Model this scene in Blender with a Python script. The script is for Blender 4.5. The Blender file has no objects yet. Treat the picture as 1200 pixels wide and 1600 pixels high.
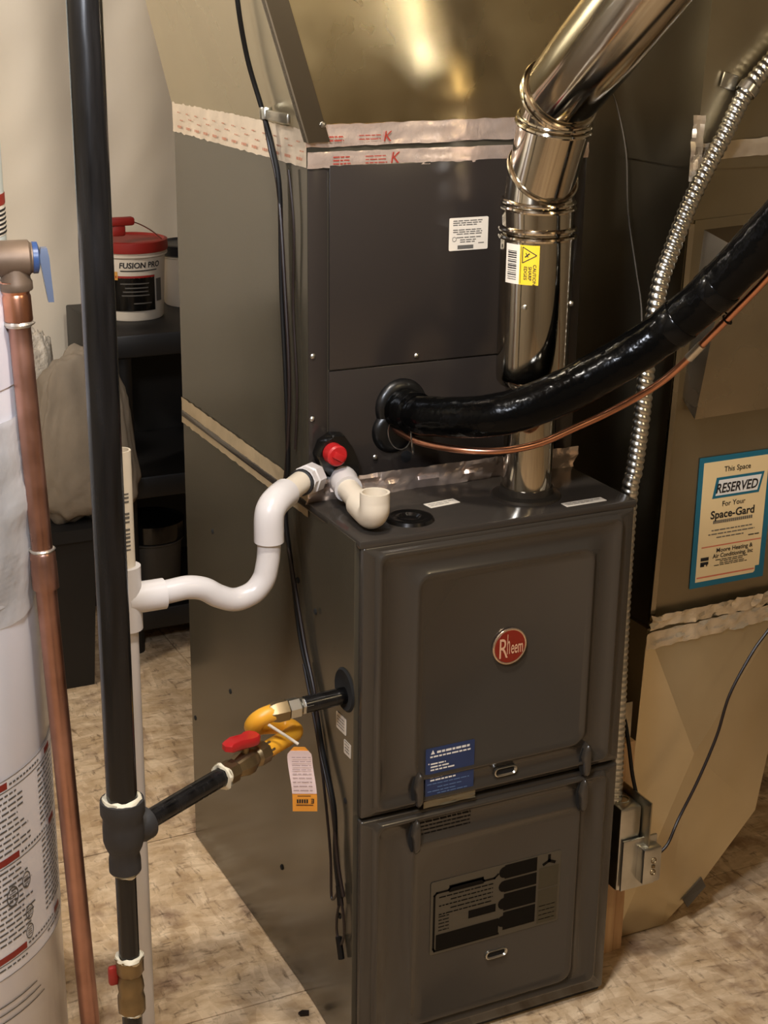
import bpy, bmesh, math, random
from mathutils import Vector, Matrix, noise
random.seed(7)
scene = bpy.context.scene
COL = scene.collection

# ---------------------------------------------------------------- camera
cam_d = bpy.data.cameras.new('camera')
cam = bpy.data.objects.new('camera', cam_d)
COL.objects.link(cam)
YAW, PITCH, ROLL = 0.4551, 0.3297, 0.0131
FPX = 2434.8
d = Vector((math.sin(YAW)*math.cos(PITCH), math.cos(YAW)*math.cos(PITCH), -math.sin(PITCH)))
r0 = Vector((math.cos(YAW), -math.sin(YAW), 0)); u0 = r0.cross(d)
rr = r0*math.cos(ROLL)+u0*math.sin(ROLL); uu = -r0*math.sin(ROLL)+u0*math.cos(ROLL)
m = Matrix((rr, uu, -d)).transposed().to_4x4()
m.translation = Vector((-0.8489, -1.7987, 1.5822))
cam.matrix_world = m
cam_d.sensor_fit = 'VERTICAL'
cam_d.sensor_height = 36.0
cam_d.lens = FPX/1600*36.0
cam_d.clip_start = 0.05
scene.camera = cam

# ---------------------------------------------------------------- light
world = bpy.data.worlds.new('basement_air'); scene.world = world
world.use_nodes = True
bg = world.node_tree.nodes['Background']
bg.inputs[0].default_value = (1.0, 0.85, 0.65, 1); bg.inputs[1].default_value = 0.02

def lamp(name, loc, power, color, radius):
    l = bpy.data.lights.new(name, 'POINT'); l.energy = power; l.color = color; l.shadow_soft_size = radius
    o = bpy.data.objects.new(name, l); o.location = loc; COL.objects.link(o)
    return o
lamp('ceiling_bulb', (-0.24, -0.42, 2.05), 30, (1.0, 0.94, 0.86), 0.06)
lamp('back_fill', (-1.25, 0.75, 2.20), 40, (1.0, 0.93, 0.84), 0.08)  # added fill that lifts the back wall and left side panels, no known lamp
lamp('left_fill', (-0.64, -0.80, 1.72), 30, (0.86, 0.90, 1.0), 0.10)  # added cool fill to brighten the water heater, no known lamp
lamp('warm_bulb', (0.75, -1.75, 2.15), 11, (1.0, 0.78, 0.46), 0.06)

vs = scene.view_settings
vs.view_transform = 'Standard'; vs.look = 'None'; vs.gamma = 1.0; vs.use_curve_mapping = False
vs.exposure = 0.9

# ---------------------------------------------------------------- helpers
def S(r, g, b):
    f = lambda c: (c/255/12.92) if c/255 <= 0.04045 else ((c/255+0.055)/1.055)**2.4
    return (f(r), f(g), f(b), 1)

def mat(name, col, rough=0.5, metal=0.0, var=0.0, vscale=6.0, bump=0.0, bscale=40.0, rvar=0.0, col2=None, stretch=None, coat=0.0, alpha=1.0, spec=None, detail=4.0, trans=0.0, bdist=0.004):
    M = bpy.data.materials.new(name); M.use_nodes = True
    nt = M.node_tree; N = nt.nodes; L = nt.links
    P = N['Principled BSDF']
    P.inputs['Base Color'].default_value = col
    P.inputs['Roughness'].default_value = rough
    P.inputs['Metallic'].default_value = metal
    P.inputs['Coat Weight'].default_value = coat
    P.inputs['Coat Roughness'].default_value = 0.15
    P.inputs['Alpha'].default_value = alpha
    P.inputs['Transmission Weight'].default_value = trans
    if spec is not None: P.inputs['Specular IOR Level'].default_value = spec
    tc = N.new('ShaderNodeTexCoord'); mp = N.new('ShaderNodeMapping')
    L.new(tc.outputs['Object'], mp.inputs[0])
    if stretch: mp.inputs['Scale'].default_value = stretch
    if var > 0 or rvar > 0 or col2:
        n = N.new('ShaderNodeTexNoise'); n.inputs['Scale'].default_value = vscale; n.inputs['Detail'].default_value = detail
        L.new(mp.outputs[0], n.inputs['Vector'])
        if var > 0 or col2:
            cr = N.new('ShaderNodeValToRGB')
            c2 = col2 if col2 else tuple(min(1, c*(1+var)) for c in col[:3])+(1,)
            c1 = col if col2 else tuple(c*(1-var) for c in col[:3])+(1,)
            cr.color_ramp.elements[0].position = 0.32; cr.color_ramp.elements[0].color = c1
            cr.color_ramp.elements[1].position = 0.68; cr.color_ramp.elements[1].color = c2
            L.new(n.outputs['Fac'], cr.inputs[0]); L.new(cr.outputs[0], P.inputs['Base Color'])
        if rvar > 0:
            mr = N.new('ShaderNodeMapRange'); mr.inputs['From Min'].default_value = 0.3; mr.inputs['From Max'].default_value = 0.7
            mr.inputs['To Min'].default_value = max(0.02, rough-rvar); mr.inputs['To Max'].default_value = rough+rvar
            L.new(n.outputs['Fac'], mr.inputs[0]); L.new(mr.outputs[0], P.inputs['Roughness'])
    if bump > 0:
        n2 = N.new('ShaderNodeTexNoise'); n2.inputs['Scale'].default_value = bscale; n2.inputs['Detail'].default_value = 3
        L.new(mp.outputs[0], n2.inputs['Vector'])
        b = N.new('ShaderNodeBump'); b.inputs['Strength'].default_value = bump; b.inputs['Distance'].default_value = bdist
        L.new(n2.outputs['Fac'], b.inputs['Height']); L.new(b.outputs[0], P.inputs['Normal'])
    return M

class MB:
    def __init__(s): s.bm = bmesh.new()
    def box(s, x0, x1, y0, y1, z0, z1, bev=0.0, seg=2, rot=None, piv=None):
        b = bmesh.new()
        bmesh.ops.create_cube(b, size=1)
        for v in b.verts:
            v.co = Vector(((x0+x1)/2+v.co.x*(x1-x0), (y0+y1)/2+v.co.y*(y1-y0), (z0+z1)/2+v.co.z*(z1-z0)))
        if bev > 0: bmesh.ops.bevel(b, geom=list(b.edges), offset=bev, segments=seg, affect='EDGES', profile=0.5)
        if rot is not None:
            p = Vector(piv) if piv else Vector(((x0+x1)/2, (y0+y1)/2, (z0+z1)/2))
            for v in b.verts: v.co = p + rot @ (v.co-p)
        s._merge(b); return s
    def _merge(s, b):
        mp = {}
        for v in b.verts: mp[v] = s.bm.verts.new(v.co)
        for f in b.faces:
            try: s.bm.faces.new([mp[v] for v in f.verts])
            except ValueError: pass
        b.free()
    def loops(s, loops, cap0=False, cap1=False, closed=True):
        rows = [[s.bm.verts.new(p) for p in lp] for lp in loops]
        n = len(rows[0])
        for a, b in zip(rows, rows[1:]):
            for i in range(n if closed else n-1):
                j = (i+1) % n
                s.bm.faces.new((a[i], a[j], b[j], b[i]))
        if cap0: s.bm.faces.new(rows[0][::-1])
        if cap1: s.bm.faces.new(rows[-1])
        return s
    def tube(s, pts, r, n=14, cap=True, res=None, smooth=True, inner=None):
        P = [Vector(p) for p in pts]
        if smooth and len(P) > 2: P = spline(P, res or 6)
        elif res: P = [P[0].lerp(P[-1], i/res) for i in range(res+1)] if len(P) == 2 else P
        fr = frames(P)
        tot = [0.0]
        for a, b in zip(P, P[1:]): tot.append(tot[-1]+(b-a).length)
        Lp = []
        for (p, t, u, v), sl in zip(fr, tot):
            ring = []
            for k in range(n):
                th = 2*math.pi*k/n
                R = r(sl/tot[-1], th, sl) if callable(r) else r
                ring.append(p+(u*math.cos(th)+v*math.sin(th))*R)
            Lp.append(ring)
        if inner:
            t = fr[-1][1]; pe = P[-1]; lr = Lp[-1]
            Lp.append([pe+(q-pe)*inner for q in lr])
            Lp.append([pe-t*0.02+(q-pe)*inner for q in lr])
        s.loops(Lp, cap, cap); return s
    def lathe(s, prof, org=(0, 0, 0), axis=(0, 0, 1), n=28, cap0=False, cap1=False, up=None):
        a = Vector(axis).normalized(); o = Vector(org)
        u = a.orthogonal().normalized() if up is None else Vector(up); v = a.cross(u)
        Lp = [[o+a*t+(u*math.cos(2*math.pi*k/n)+v*math.sin(2*math.pi*k/n))*rad for k in range(n)] for rad, t in prof]
        s.loops(Lp, cap0, cap1); return s
    def torus(s, org, axis, R, r, n=32, k=8, wob=0.0):
        a = Vector(axis).normalized(); o = Vector(org); u = a.orthogonal().normalized(); v = a.cross(u)
        Lp = []
        for j in range(k+1):
            ph = 2*math.pi*j/k
            ring = []
            for i in range(n):
                th = 2*math.pi*i/n; w = 1+wob*noise.noise(Vector((th*2, j*.7, R*90)))
                e = u*math.cos(th)+v*math.sin(th)
                ring.append(o+e*(R+r*math.cos(ph)*w)+a*(r*math.sin(ph)*w))
            Lp.append(ring)
        s.loops(Lp); return s
    def prism(s, poly, ext):
        e = Vector(ext); A = [Vector(p) for p in poly]
        s.loops([A, [p+e for p in A]], True, True); return s
    def quad(s, *pts):
        s.bm.faces.new([s.bm.verts.new(p) for p in pts]); return s
    def sph(s, c, r, sx=1, sy=1, sz=1, n=12):
        b = bmesh.new(); bmesh.ops.create_uvsphere(b, u_segments=n, v_segments=max(6, n//2+2), radius=r)
        for v in b.verts: v.co = Vector((v.co.x*sx, v.co.y*sy, v.co.z*sz))+Vector(c)
        s._merge(b); return s

def spline(P, k):
    out = []
    for i in range(len(P)-1):
        p0 = P[max(i-1, 0)]; p1 = P[i]; p2 = P[i+1]; p3 = P[min(i+2, len(P)-1)]
        for j in range(k):
            t = j/k
            out.append(0.5*((2*p1)+(p2-p0)*t+(2*p0-5*p1+4*p2-p3)*t*t+(3*p1-p0-3*p2+p3)*t**3))
    out.append(P[-1].copy()); return out

def resample(P, step):
    out = [P[0].copy()]; acc = 0.0
    for a, b in zip(P, P[1:]):
        L = (b-a).length; t = step-acc
        while t <= L:
            out.append(a.lerp(b, t/L)); t += step
        acc = L-(t-step)
    return out

def frames(P):
    T = []
    for i in range(len(P)):
        t = (P[min(i+1, len(P)-1)]-P[max(i-1, 0)]); T.append(t.normalized() if t.length > 0 else Vector((0, 0, 1)))
    u = T[0].orthogonal().normalized(); out = []
    for p, t in zip(P, T):
        u = (u-t*u.dot(t)).normalized(); out.append((p, t, u, t.cross(u)))
    return out

def rootloc(o):
    while o.parent: o = o.parent
    return o.location

def ob(name, mb, m, parent=None, ang=38, label=None, flat=False, loc=None):
    bm = mb.bm if isinstance(mb, MB) else mb
    bmesh.ops.recalc_face_normals(bm, faces=bm.faces)
    off = rootloc(parent).copy() if parent else (Vector(loc) if loc is not None else Vector((0, 0, 0)))
    for v in bm.verts: v.co -= off
    for f in bm.faces: f.smooth = not flat
    if not flat:
        for e in bm.edges:
            if len(e.link_faces) == 2 and e.calc_face_angle(0) > math.radians(ang): e.smooth = False
    me = bpy.data.meshes.new(name); bm.to_mesh(me); bm.free()
    me.materials.append(m)
    o = bpy.data.objects.new(name, me); COL.objects.link(o)
    if parent: o.parent = parent
    else: o.location = off
    if label: o['label'] = label
    if any(k in name for k in ('print', 'lettering', 'figures', 'headings', 'text')): o['kind'] = 'stuff'
    return o

def thing(name, label, cat, loc=(0, 0, 0), group=None):
    o = bpy.data.objects.new(name, None); COL.objects.link(o); o.location = loc; o.empty_display_size = .05
    o['label'] = label; o['category'] = cat
    if group: o['group'] = group
    return o
def tag(o, label, cat, group=None):
    o['label'] = label; o['category'] = cat
    if group: o['group'] = group
    return o
def struct(name, mb, m, **k):
    o = ob(name, mb, m, **k); o['kind'] = 'structure'; return o

def text_into(mb, s, org, X, Y, size, align='LEFT', shear=0.0, off=0.0, sx=1.0):
    c = bpy.data.curves.new('t', 'FONT'); c.body = s; c.size = 1.0; c.align_x = align; c.shear = shear; c.offset = off; c.resolution_u = 3
    o = bpy.data.objects.new('t', c); COL.objects.link(o)
    bpy.context.view_layer.update()
    me = bpy.data.meshes.new_from_object(o.evaluated_get(bpy.context.evaluated_depsgraph_get()))
    X = Vector(X).normalized(); Y = Vector(Y).normalized(); O = Vector(org)
    vv = [mb.bm.verts.new(O+X*(v.co.x*size*sx)+Y*(v.co.y*size)) for v in me.vertices]
    for p in me.polygons:
        try: mb.bm.faces.new([vv[i] for i in p.vertices])
        except ValueError: pass
    bpy.data.objects.remove(o); bpy.data.curves.remove(c); bpy.data.meshes.remove(me)

class Sheet:
    """a flat printed sheet: origin at its lower left, X right, Y up, N out of the face"""
    def __init__(s, org, X, Y, w, h, eps=0.0007):
        s.o = Vector(org); s.X = Vector(X).normalized(); s.Y = Vector(Y).normalized(); s.N = s.X.cross(s.Y)
        s.w = w; s.h = h; s.eps = eps
    def p(s, x, y, n=0): return s.o+s.X*x+s.Y*y+s.N*(s.eps*n)
    def base(s, rad=0.0, mb=None):
        mb = mb or MB(); w, h = s.w, s.h
        if rad <= 0: pts = [(0, 0), (w, 0), (w, h), (0, h)]
        else: pts = rrect(0, w, 0, h, rad, 3)
        mb.prism([s.p(x, y, -0.3) for x, y in pts], s.N*(s.eps*0.8)); return mb
    def rect(s, mb, x0, x1, y0, y1, n=1): mb.quad(s.p(x0, y0, n), s.p(x1, y0, n), s.p(x1, y1, n), s.p(x0, y1, n))
    def words(s, mb, x0, x1, y, h, wl=(0.004, 0.012), gap=0.0015, n=1):
        x = x0
        while x < x1:
            w = random.uniform(*wl); e = min(x+w, x1)
            if e-x > 0.001: s.rect(mb, x, e, y, y+h, n)
            x = e+gap
    def text(s, mb, t, x, y, size, n=1, **k): text_into(mb, t, s.p(x, y, n), s.X, s.Y, size, **k)

def rrect(x0, x1, z0, z1, r, k=4):
    out = []
    for cx, cz, a0 in ((x1-r, z0+r, -90), (x1-r, z1-r, 0), (x0+r, z1-r, 90), (x0+r, z0+r, 180)):
        for i in range(k+1):
            a = math.radians(a0+90*i/k); out.append((cx+r*math.cos(a), cz+r*math.sin(a)))
    return out

def strip(path, wdir, w, N, amp=0.0012, seg=0.008, rows=5, th=0.0):
    """a crinkled tape strip laid along a path; wdir across it, N out of the surface"""
    mb = MB(); P = [Vector(p) for p in path]
    Q = [P[0]]
    for a, b in zip(P, P[1:]):
        n = max(1, int((b-a).length/seg)); Q += [a.lerp(b, (i+1)/n) for i in range(n)]
    W = Vector(wdir).normalized(); N = Vector(N).normalized(); grid = []
    ph = random.uniform(0, 100)
    for i, q in enumerate(Q):
        row = []
        for j in range(rows+1):
            t = j/rows-0.5
            h = amp*(1.3*noise.noise(Vector((q.length*90+ph, j*.8, ph)))+0.9*noise.noise(Vector((i*1.7, j*2.1, ph)))+0.8)
            e = w*0.05*noise.noise(Vector((i*.5, j*9.0, ph))) if j in (0, rows) else 0
            row.append(q+W*(w*t+e)+N*h)
        grid.append(row)
    mb.loops(grid, closed=False); return mb

# ---------------------------------------------------------------- materials
M_floor = None
paint = mat('furnace_paint', S(53, 48, 42), rough=0.26, var=0.05, vscale=2.0, bump=0.02, bscale=14, spec=0.4, coat=0.5)
paint_side_lit = mat('jacket_paint_lit', S(66, 61, 50), rough=0.20, var=0.06, vscale=2.5, bump=0.03, bscale=5, rvar=0.05, spec=0.6)  # same paint as the doors, lightened: the side's light is put into the colour
paint_dark = mat('coil_panel_paint', S(43, 38, 35), rough=0.22, var=0.05, vscale=2.0, bump=0.02, bscale=9)
galv = mat('galvanized_steel', S(178, 168, 148), rough=0.26, metal=1.0, var=0.14, vscale=5, rvar=0.09, bump=0.05, bscale=6, bdist=0.02)
galv_flat = mat('dull_galvanized_steel', S(158, 148, 126), rough=0.38, metal=1.0, var=0.12, vscale=4, rvar=0.08, bump=0.04, bscale=5, bdist=0.02)
galv_pipe = mat('bright_pipe_steel', S(196, 188, 172), rough=0.11, metal=1.0, var=0.06, vscale=5, rvar=0.04, bump=0.03, bscale=10, bdist=0.01)
bare = mat('zinc_steel', S(190, 188, 180), rough=0.28, metal=1.0, var=0.1, vscale=30)
foil = mat('foil_tape', S(232, 212, 198), rough=0.26, metal=0.75, var=0.1, vscale=30, bump=0.4, bscale=60, bdist=0.003)
foil_wide = mat('wide_foil_tape', S(226, 214, 190), rough=0.22, metal=0.75, var=0.1, vscale=20, bump=0.4, bscale=50, bdist=0.003)
foil_dull = mat('dull_foil_tape', S(200, 184, 160), rough=0.40, metal=0.7, var=0.12, vscale=20, bump=0.3, bscale=60, bdist=0.002)
red_ink = mat('red_ink', S(138, 42, 30), rough=0.5)
black_ink = mat('black_ink', S(26, 24, 24), rough=0.6)
grey_ink = mat('grey_ink', S(90, 86, 80), rough=0.6)
white_ink = mat('white_ink', S(225, 222, 215), rough=0.6)
pvc = mat('white_pvc', S(198, 192, 188), rough=0.28, var=0.04, vscale=12)
pvc_cream = mat('aged_pvc', S(208, 196, 176), rough=0.34, var=0.06, vscale=14)
copper = mat('copper', S(178, 136, 120), rough=0.36, metal=1.0, var=0.22, vscale=14, rvar=0.1)
copper_bright = mat('soft_copper', S(200, 142, 114), rough=0.28, metal=1.0, var=0.12, vscale=20)
brass = mat('tarnished_brass', S(132, 114, 84), rough=0.38, metal=0.9, var=0.15, vscale=30)
brass_dull = mat('dull_bronze', S(110, 92, 76), rough=0.55, metal=0.6, var=0.15, vscale=25)
black_pipe = mat('black_iron', S(17, 16, 16), rough=0.22, metal=0.0, var=0.6, vscale=10, rvar=0.1, stretch=(6, 6, 0.6), spec=0.4, bump=0.05, bscale=25)
iron_cast = mat('cast_iron', S(40, 38, 37), rough=0.62, var=0.1, vscale=60, bump=0.25, bscale=220, bdist=0.001)
rubber = mat('black_rubber', S(9, 9, 9), rough=0.32, bump=0.3, bscale=28, bdist=0.006)
insul = mat('black_insulation', S(5, 5, 5), rough=0.17, bump=0.4, bscale=30, bdist=0.008, rvar=0.06, vscale=9, spec=0.1)
cable = mat('black_cable', S(12, 10, 9), rough=0.5, spec=.25)
cable_brown = mat('brown_cable', S(26, 14, 11), rough=0.45)
blk_plastic = mat('black_plastic', S(17, 16, 16), rough=0.5, var=0.1)
blk_gloss = mat('black_gloss', S(14, 13, 12), rough=0.18)
red_plastic = mat('red_plastic', S(170, 28, 30), rough=0.35)
red_lid = mat('red_lid', S(150, 34, 26), rough=0.5)
white_plastic = mat('white_plastic', S(226, 214, 196), rough=0.45, var=0.03)
tank_white = mat('white_enamel', S(240, 240, 246), rough=0.25, var=0.02)
yellow = mat('yellow_coating', S(226, 162, 44), rough=0.4)
orange_tag = mat('orange_tag', S(226, 150, 50), rough=0.55)
paper = mat('white_paper', S(214, 204, 188), rough=0.6, var=0.03)
paper_pink = mat('tag_paper', S(214, 190, 184), rough=0.6)
cream = mat('cream_card', S(226, 200, 150), rough=0.5, var=0.03)
teal = mat('teal_ink', S(24, 98, 118), rough=0.5)
salmon = mat('salmon_ink', S(206, 112, 84), rough=0.5)
blue = mat('blue_paper', S(28, 48, 88), rough=0.45, var=0.08, vscale=30)
blue_handle = mat('blue_plastic', S(48, 70, 112), rough=0.3)
dope = mat('pipe_dope', S(214, 204, 178), rough=0.6, bump=0.3, bscale=150, bdist=0.001)
solder = mat('solder', S(200, 192, 180), rough=0.3, metal=0.8)
wood = mat('pine', S(206, 172, 130), rough=0.7, col2=S(174, 134, 94), vscale=9, stretch=(6, 6, .5))
tan_bag = mat('tan_cloth', S(126, 114, 98), rough=0.85, var=0.12, vscale=9, bump=0.3, bscale=60)
clear = mat('clear_plastic', S(204, 202, 200), rough=0.3, alpha=0.72, bump=0.5, bscale=26, bdist=0.006)
bubble = mat('bubble_plastic', S(196, 186, 170), rough=0.35, alpha=0.85, bump=0.6, bscale=120, bdist=0.006)
badge_red = mat('badge_red', S(122, 28, 15), rough=0.3)
badge_rim = mat('badge_rim', S(216, 190, 164), rough=0.25, metal=0.9)
badge_let = mat('badge_letters', S(206, 160, 128), rough=0.4)
dark_label = mat('dark_label', S(13, 10, 7), rough=0.6, spec=0.12)
mid_label = mat('label_grey', S(74, 66, 54), rough=0.5)
hole_black = mat('hole_black', S(8, 8, 8), rough=0.9)
yel_label = mat('yellow_label', S(226, 190, 36), rough=0.5)

def floor_mat():
    M = bpy.data.materials.new('strand_board'); M.use_nodes = True
    nt = M.node_tree; N = nt.nodes; L = nt.links; P = N['Principled BSDF']; P.inputs['Roughness'].default_value = 0.75
    tc = N.new('ShaderNodeTexCoord')
    warp = N.new('ShaderNodeTexNoise'); warp.inputs['Scale'].default_value = 3.5; warp.inputs['Detail'].default_value = 2
    L.new(tc.outputs['Object'], warp.inputs['Vector'])
    mix = N.new('ShaderNodeMixRGB'); mix.blend_type = 'ADD'; mix.inputs[0].default_value = 0.10
    L.new(tc.outputs['Object'], mix.inputs[1]); L.new(warp.outputs['Color'], mix.inputs[2])
    def layer(rotz, sc):
        mp = N.new('ShaderNodeMapping'); mp.inputs['Rotation'].default_value = (0, 0, rotz); mp.inputs['Scale'].default_value = sc
        L.new(mix.outputs[0], mp.inputs[0])
        n = N.new('ShaderNodeTexNoise'); n.inputs['Scale'].default_value = 1.0; n.inputs['Detail'].default_value = 5; n.inputs['Roughness'].default_value = 0.62
        L.new(mp.outputs[0], n.inputs['Vector']); return n
    a = layer(0.3, (16, 22, 16)); b = layer(-0.5, (6, 5, 6)); c = layer(0.4, (26, 90, 40)); e2 = layer(1.3, (90, 26, 40))
    ra = N.new('ShaderNodeValToRGB')
    e = ra.color_ramp.elements; e[0].position = 0.34; e[0].color = S(204, 174, 134); e[1].position = 0.66; e[1].color = S(240, 216, 182)
    L.new(a.outputs['Fac'], ra.inputs[0])
    rb = N.new('ShaderNodeValToRGB'); e = rb.color_ramp.elements; e[0].position = 0.36; e[0].color = S(166, 150, 148); e[1].position = 0.48; e[1].color = (1, 1, 1, 1)
    L.new(b.outputs['Fac'], rb.inputs[0])
    m1 = N.new('ShaderNodeMixRGB'); m1.blend_type = 'MULTIPLY'; m1.inputs[0].default_value = 0.8
    L.new(ra.outputs[0], m1.inputs[1]); L.new(rb.outputs[0], m1.inputs[2])
    def flakes(rot, sc):
        mp = N.new('ShaderNodeMapping'); mp.inputs['Rotation'].default_value = (0, 0, rot); mp.inputs['Scale'].default_value = sc
        L.new(mix.outputs[0], mp.inputs[0])
        v = N.new('ShaderNodeTexVoronoi'); v.inputs['Scale'].default_value = 1.0; v.inputs['Randomness'].default_value = 1.0
        L.new(mp.outputs[0], v.inputs['Vector'])
        bw = N.new('ShaderNodeRGBToBW'); L.new(v.outputs['Color'], bw.inputs[0])
        r = N.new('ShaderNodeValToRGB'); q = r.color_ramp.elements; q[0].position = 0.15; q[0].color = S(212, 203, 192); q[1].position = 0.8; q[1].color = (1, 1, 1, 1)
        L.new(bw.outputs[0], r.inputs[0]); return r
    prev = m1
    for f, amt in ((flakes(0.5, (22, 70, 20)), .55), (flakes(-0.9, (70, 26, 20)), .55)):
        mm = N.new('ShaderNodeMixRGB'); mm.blend_type = 'MULTIPLY'; mm.inputs[0].default_value = amt
        L.new(prev.outputs[0], mm.inputs[1]); L.new(f.outputs[0], mm.inputs[2]); prev = mm
    for lay in (c, e2):
        rc = N.new('ShaderNodeValToRGB'); e = rc.color_ramp.elements; e[0].position = 0.29; e[0].color = S(112, 92, 70); e[1].position = 0.42; e[1].color = (1, 1, 1, 1)
        L.new(lay.outputs['Fac'], rc.inputs[0])
        mm = N.new('ShaderNodeMixRGB'); mm.blend_type = 'MULTIPLY'; mm.inputs[0].default_value = 0.7
        L.new(prev.outputs[0], mm.inputs[1]); L.new(rc.outputs[0], mm.inputs[2]); prev = mm
    m2 = prev
    L.new(m2.outputs[0], P.inputs['Base Color'])
    bp = N.new('ShaderNodeBump'); bp.inputs['Strength'].default_value = 0.25; bp.inputs['Distance'].default_value = 0.004
    L.new(a.outputs['Fac'], bp.inputs['Height']); L.new(bp.outputs[0], P.inputs['Normal'])
    return M
M_floor = floor_mat()
M_plastic = mat('plastic_sheeting', S(228, 216, 196), rough=0.5, var=0.05, vscale=3.0, bump=0.12, bscale=14, bdist=0.01)
M_conc = mat('concrete_wall', S(150, 138, 118), rough=0.9, var=0.1, vscale=5, bump=0.2, bscale=60)
M_joist = mat('ceiling_lumber', S(96, 76, 54), rough=0.85, var=0.15, vscale=8)

# ---------------------------------------------------------------- the setting
X0, X1, Y0, Y1, ZC = -1.7, 2.3, -3.3, 2.12, 2.42
fl = struct('floor', MB().box(X0, X1, Y0, Y1, -0.06, -0.012), M_conc)
xs = [X0, 0.25, 1.47, X1]
for (ya, yb, cuts) in ((Y0, -1.01, [X0, -0.6, 0.9, X1]), (-1.01, 0.21, [X0, -1.0, 1.44, X1]), (0.21, 0.765, [X0, -0.85, X1]), (0.765, Y1, [X0, 0.252, 1.6, X1])):
    for xa, xb in zip(cuts, cuts[1:]):
        b = MB().box(xa+.0015, xb-.0015, ya+.0015, yb-.0015, -0.012, 0.0)
        ob('floor_board', b, M_floor, fl)

def wallgrid():
    mb = MB(); nx, nz = 150, 60; rows = []
    for j in range(nz+1):
        z = ZC*j/nz; row = []
        for i in range(nx+1):
            x = -0.95+(X1+0.95)*i/nx
            f = 0.012*math.sin(x*24+1.5*math.sin(z*2.2)+z*1.3)+0.010*noise.noise(Vector((x*5+z*2.5, z*1.1, 3)))+0.006*noise.noise(Vector((x*14-z*9, z*6, 9)))
            row.append(Vector((x, Y1-0.02+f, z)))
        rows.append(row)
    mb.loops(rows, closed=False); return mb
struct('wall_back', wallgrid(), M_plastic)
struct('wall_left', MB().box(X0-.1, X0, Y0, Y1+.1, -.06, ZC), M_conc)
struct('wall_right', MB().box(X1, X1+.1, Y0, Y1+.1, -.06, ZC), M_conc)
struct('wall_front', MB().box(X0-.1, X1+.1, Y0-.1, Y0, -.06, ZC), M_conc)
struct('wall_back_left', MB().box(X0, X1, Y1+.01, Y1+.11, -.06, ZC), mat('dark_concrete', S(62, 56, 48), rough=0.9, var=0.1))
ce = struct('ceiling', MB().box(X0-.1, X1+.1, Y0-.1, Y1+.1, ZC, ZC+.04), M_joist)
for k in range(9):
    x = X0+0.25+k*0.42
    ob('joist', MB().box(x, x+.04, Y0, Y1, ZC-.2, ZC), M_joist, ce)

# ---------------------------------------------------------------- furnace
W, H = 0.445, 0.8585
fu = thing('furnace', 'dark grey upright gas furnace with round red badge on its upper door', 'furnace', (W/2, 0.37, 0))
# the jacket: its left sheet bows out along the front edge, shaped to darken that strip
def jacket():
    mb = MB(); yb = 0.749
    prof = [(0.0, -0.0035), (0.006, -0.006), (0.10, -0.0045), (0.187, 0.0), (0.30, 0.0008), (0.55, 0.0), (yb, 0.0)]
    out = [(W, yb), (W, 0.014), (0.001, 0.014)]
    ring = [(x, max(y, 0.014)) for y, x in prof]+[(W, yb), (W, 0.014)]
    zs = [0.004, 0.3, 0.6, H-.004]
    mb.loops([[Vector((x, y, z)) for x, y in ring] for z in zs], True, True)
    return mb
ob('jacket', jacket(), paint_side_lit, fu, ang=20)
ob('top_plate', MB().box(-.004, W+.003, 0.0, 0.749, H-.012, H, .003), mat('top_paint', S(52, 47, 42), rough=.16, bump=.02, bscale=10), fu)

def door(z0, z1, steps):
    """pressed steel door: nested rounded rectangles, each (inset rect, radius, y)"""
    mb = MB()
    L = []
    for x0, x1, a, b, r, y in steps:
        L.append([Vector((x, y, z)) for x, z in rrect(x0, x1, a, b, r, 5)])
    mb.loops(L, False, True); return mb
def steps(z0, z1, bz0, bz1, iz0, iz1):
    s = [(0.001, W-.001, z0, z1, .003, .016), (0.001, W-.001, z0, z1, .003, .002), (0.003, W-.003, z0+.002, z1-.002, .004, 0.0),
         (0.019, W-.021, bz0-.004, bz1+.003, .010, 0.0), (0.022, W-.024, bz0, bz1, .012, -.007), (0.026, W-.028, bz0+.004, bz1-.004, .012, -.0078), (0.031, W-.033, bz0+.009, bz1-.009, .012, -.001),
         (0.078, W-.066, iz0-.004, iz1+.004, .022, -.001), (0.081, W-.069, iz0, iz1, .022, -.006), (0.085, W-.073, iz0+.004, iz1-.004, .022, -.0068), (0.089, W-.077, iz0+.008, iz1-.008, .02, -.0025)]
    return s
ud = ob('upper_door', door(.431, .848, steps(.4305, .848, .440, .838, .476, .799)), paint, fu, ang=60)
ld = ob('lower_door', door(.012, .425, steps(.012, .4245, .036, .416, .050, .372)), paint, fu, ang=60)
ob('base_rail', MB().box(0.002, W-.002, 0.008, 0.03, 0.002, 0.013, .002), blk_plastic, fu)

def latch(x, z):
    mb = MB()
    out = [(-.006, -.026), (0, -.030), (.007, -.027), (.009, -.01), (.009, .012), (.007, .024), (0, .028), (-.006, .022), (-.009, .012), (-.012, .004), (-.009, -.004), (-.0075, -.014)]
    lo = []
    for sc, y in ((1.15, .001), (1.0, -.008), (.85, -.013), (.55, -.0145)):
        lo.append([Vector((x+a*.68*sc, y-.001, z+b*(sc if sc < 1 else 1))) for a, b in out])
    mb.loops(lo, False, True)
    o = ob('latch', mb, paint, fu, ang=50)
    mb = MB(); mb.prism([(x-.007-.005*math.sin(math.pi*t), -.0052, z-.026+.046*t) for t in [i/8 for i in range(9)]]+[(x-.003, -.0052, z+.020), (x-.003, -.0052, z-.026)], (0, -.0006, 0))
    ob('latch_slot', mb, hole_black, o)
for x, z in ((.090, .463), (.087, .386), (.380, .448), (.378, .388)): latch(x, z)

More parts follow.
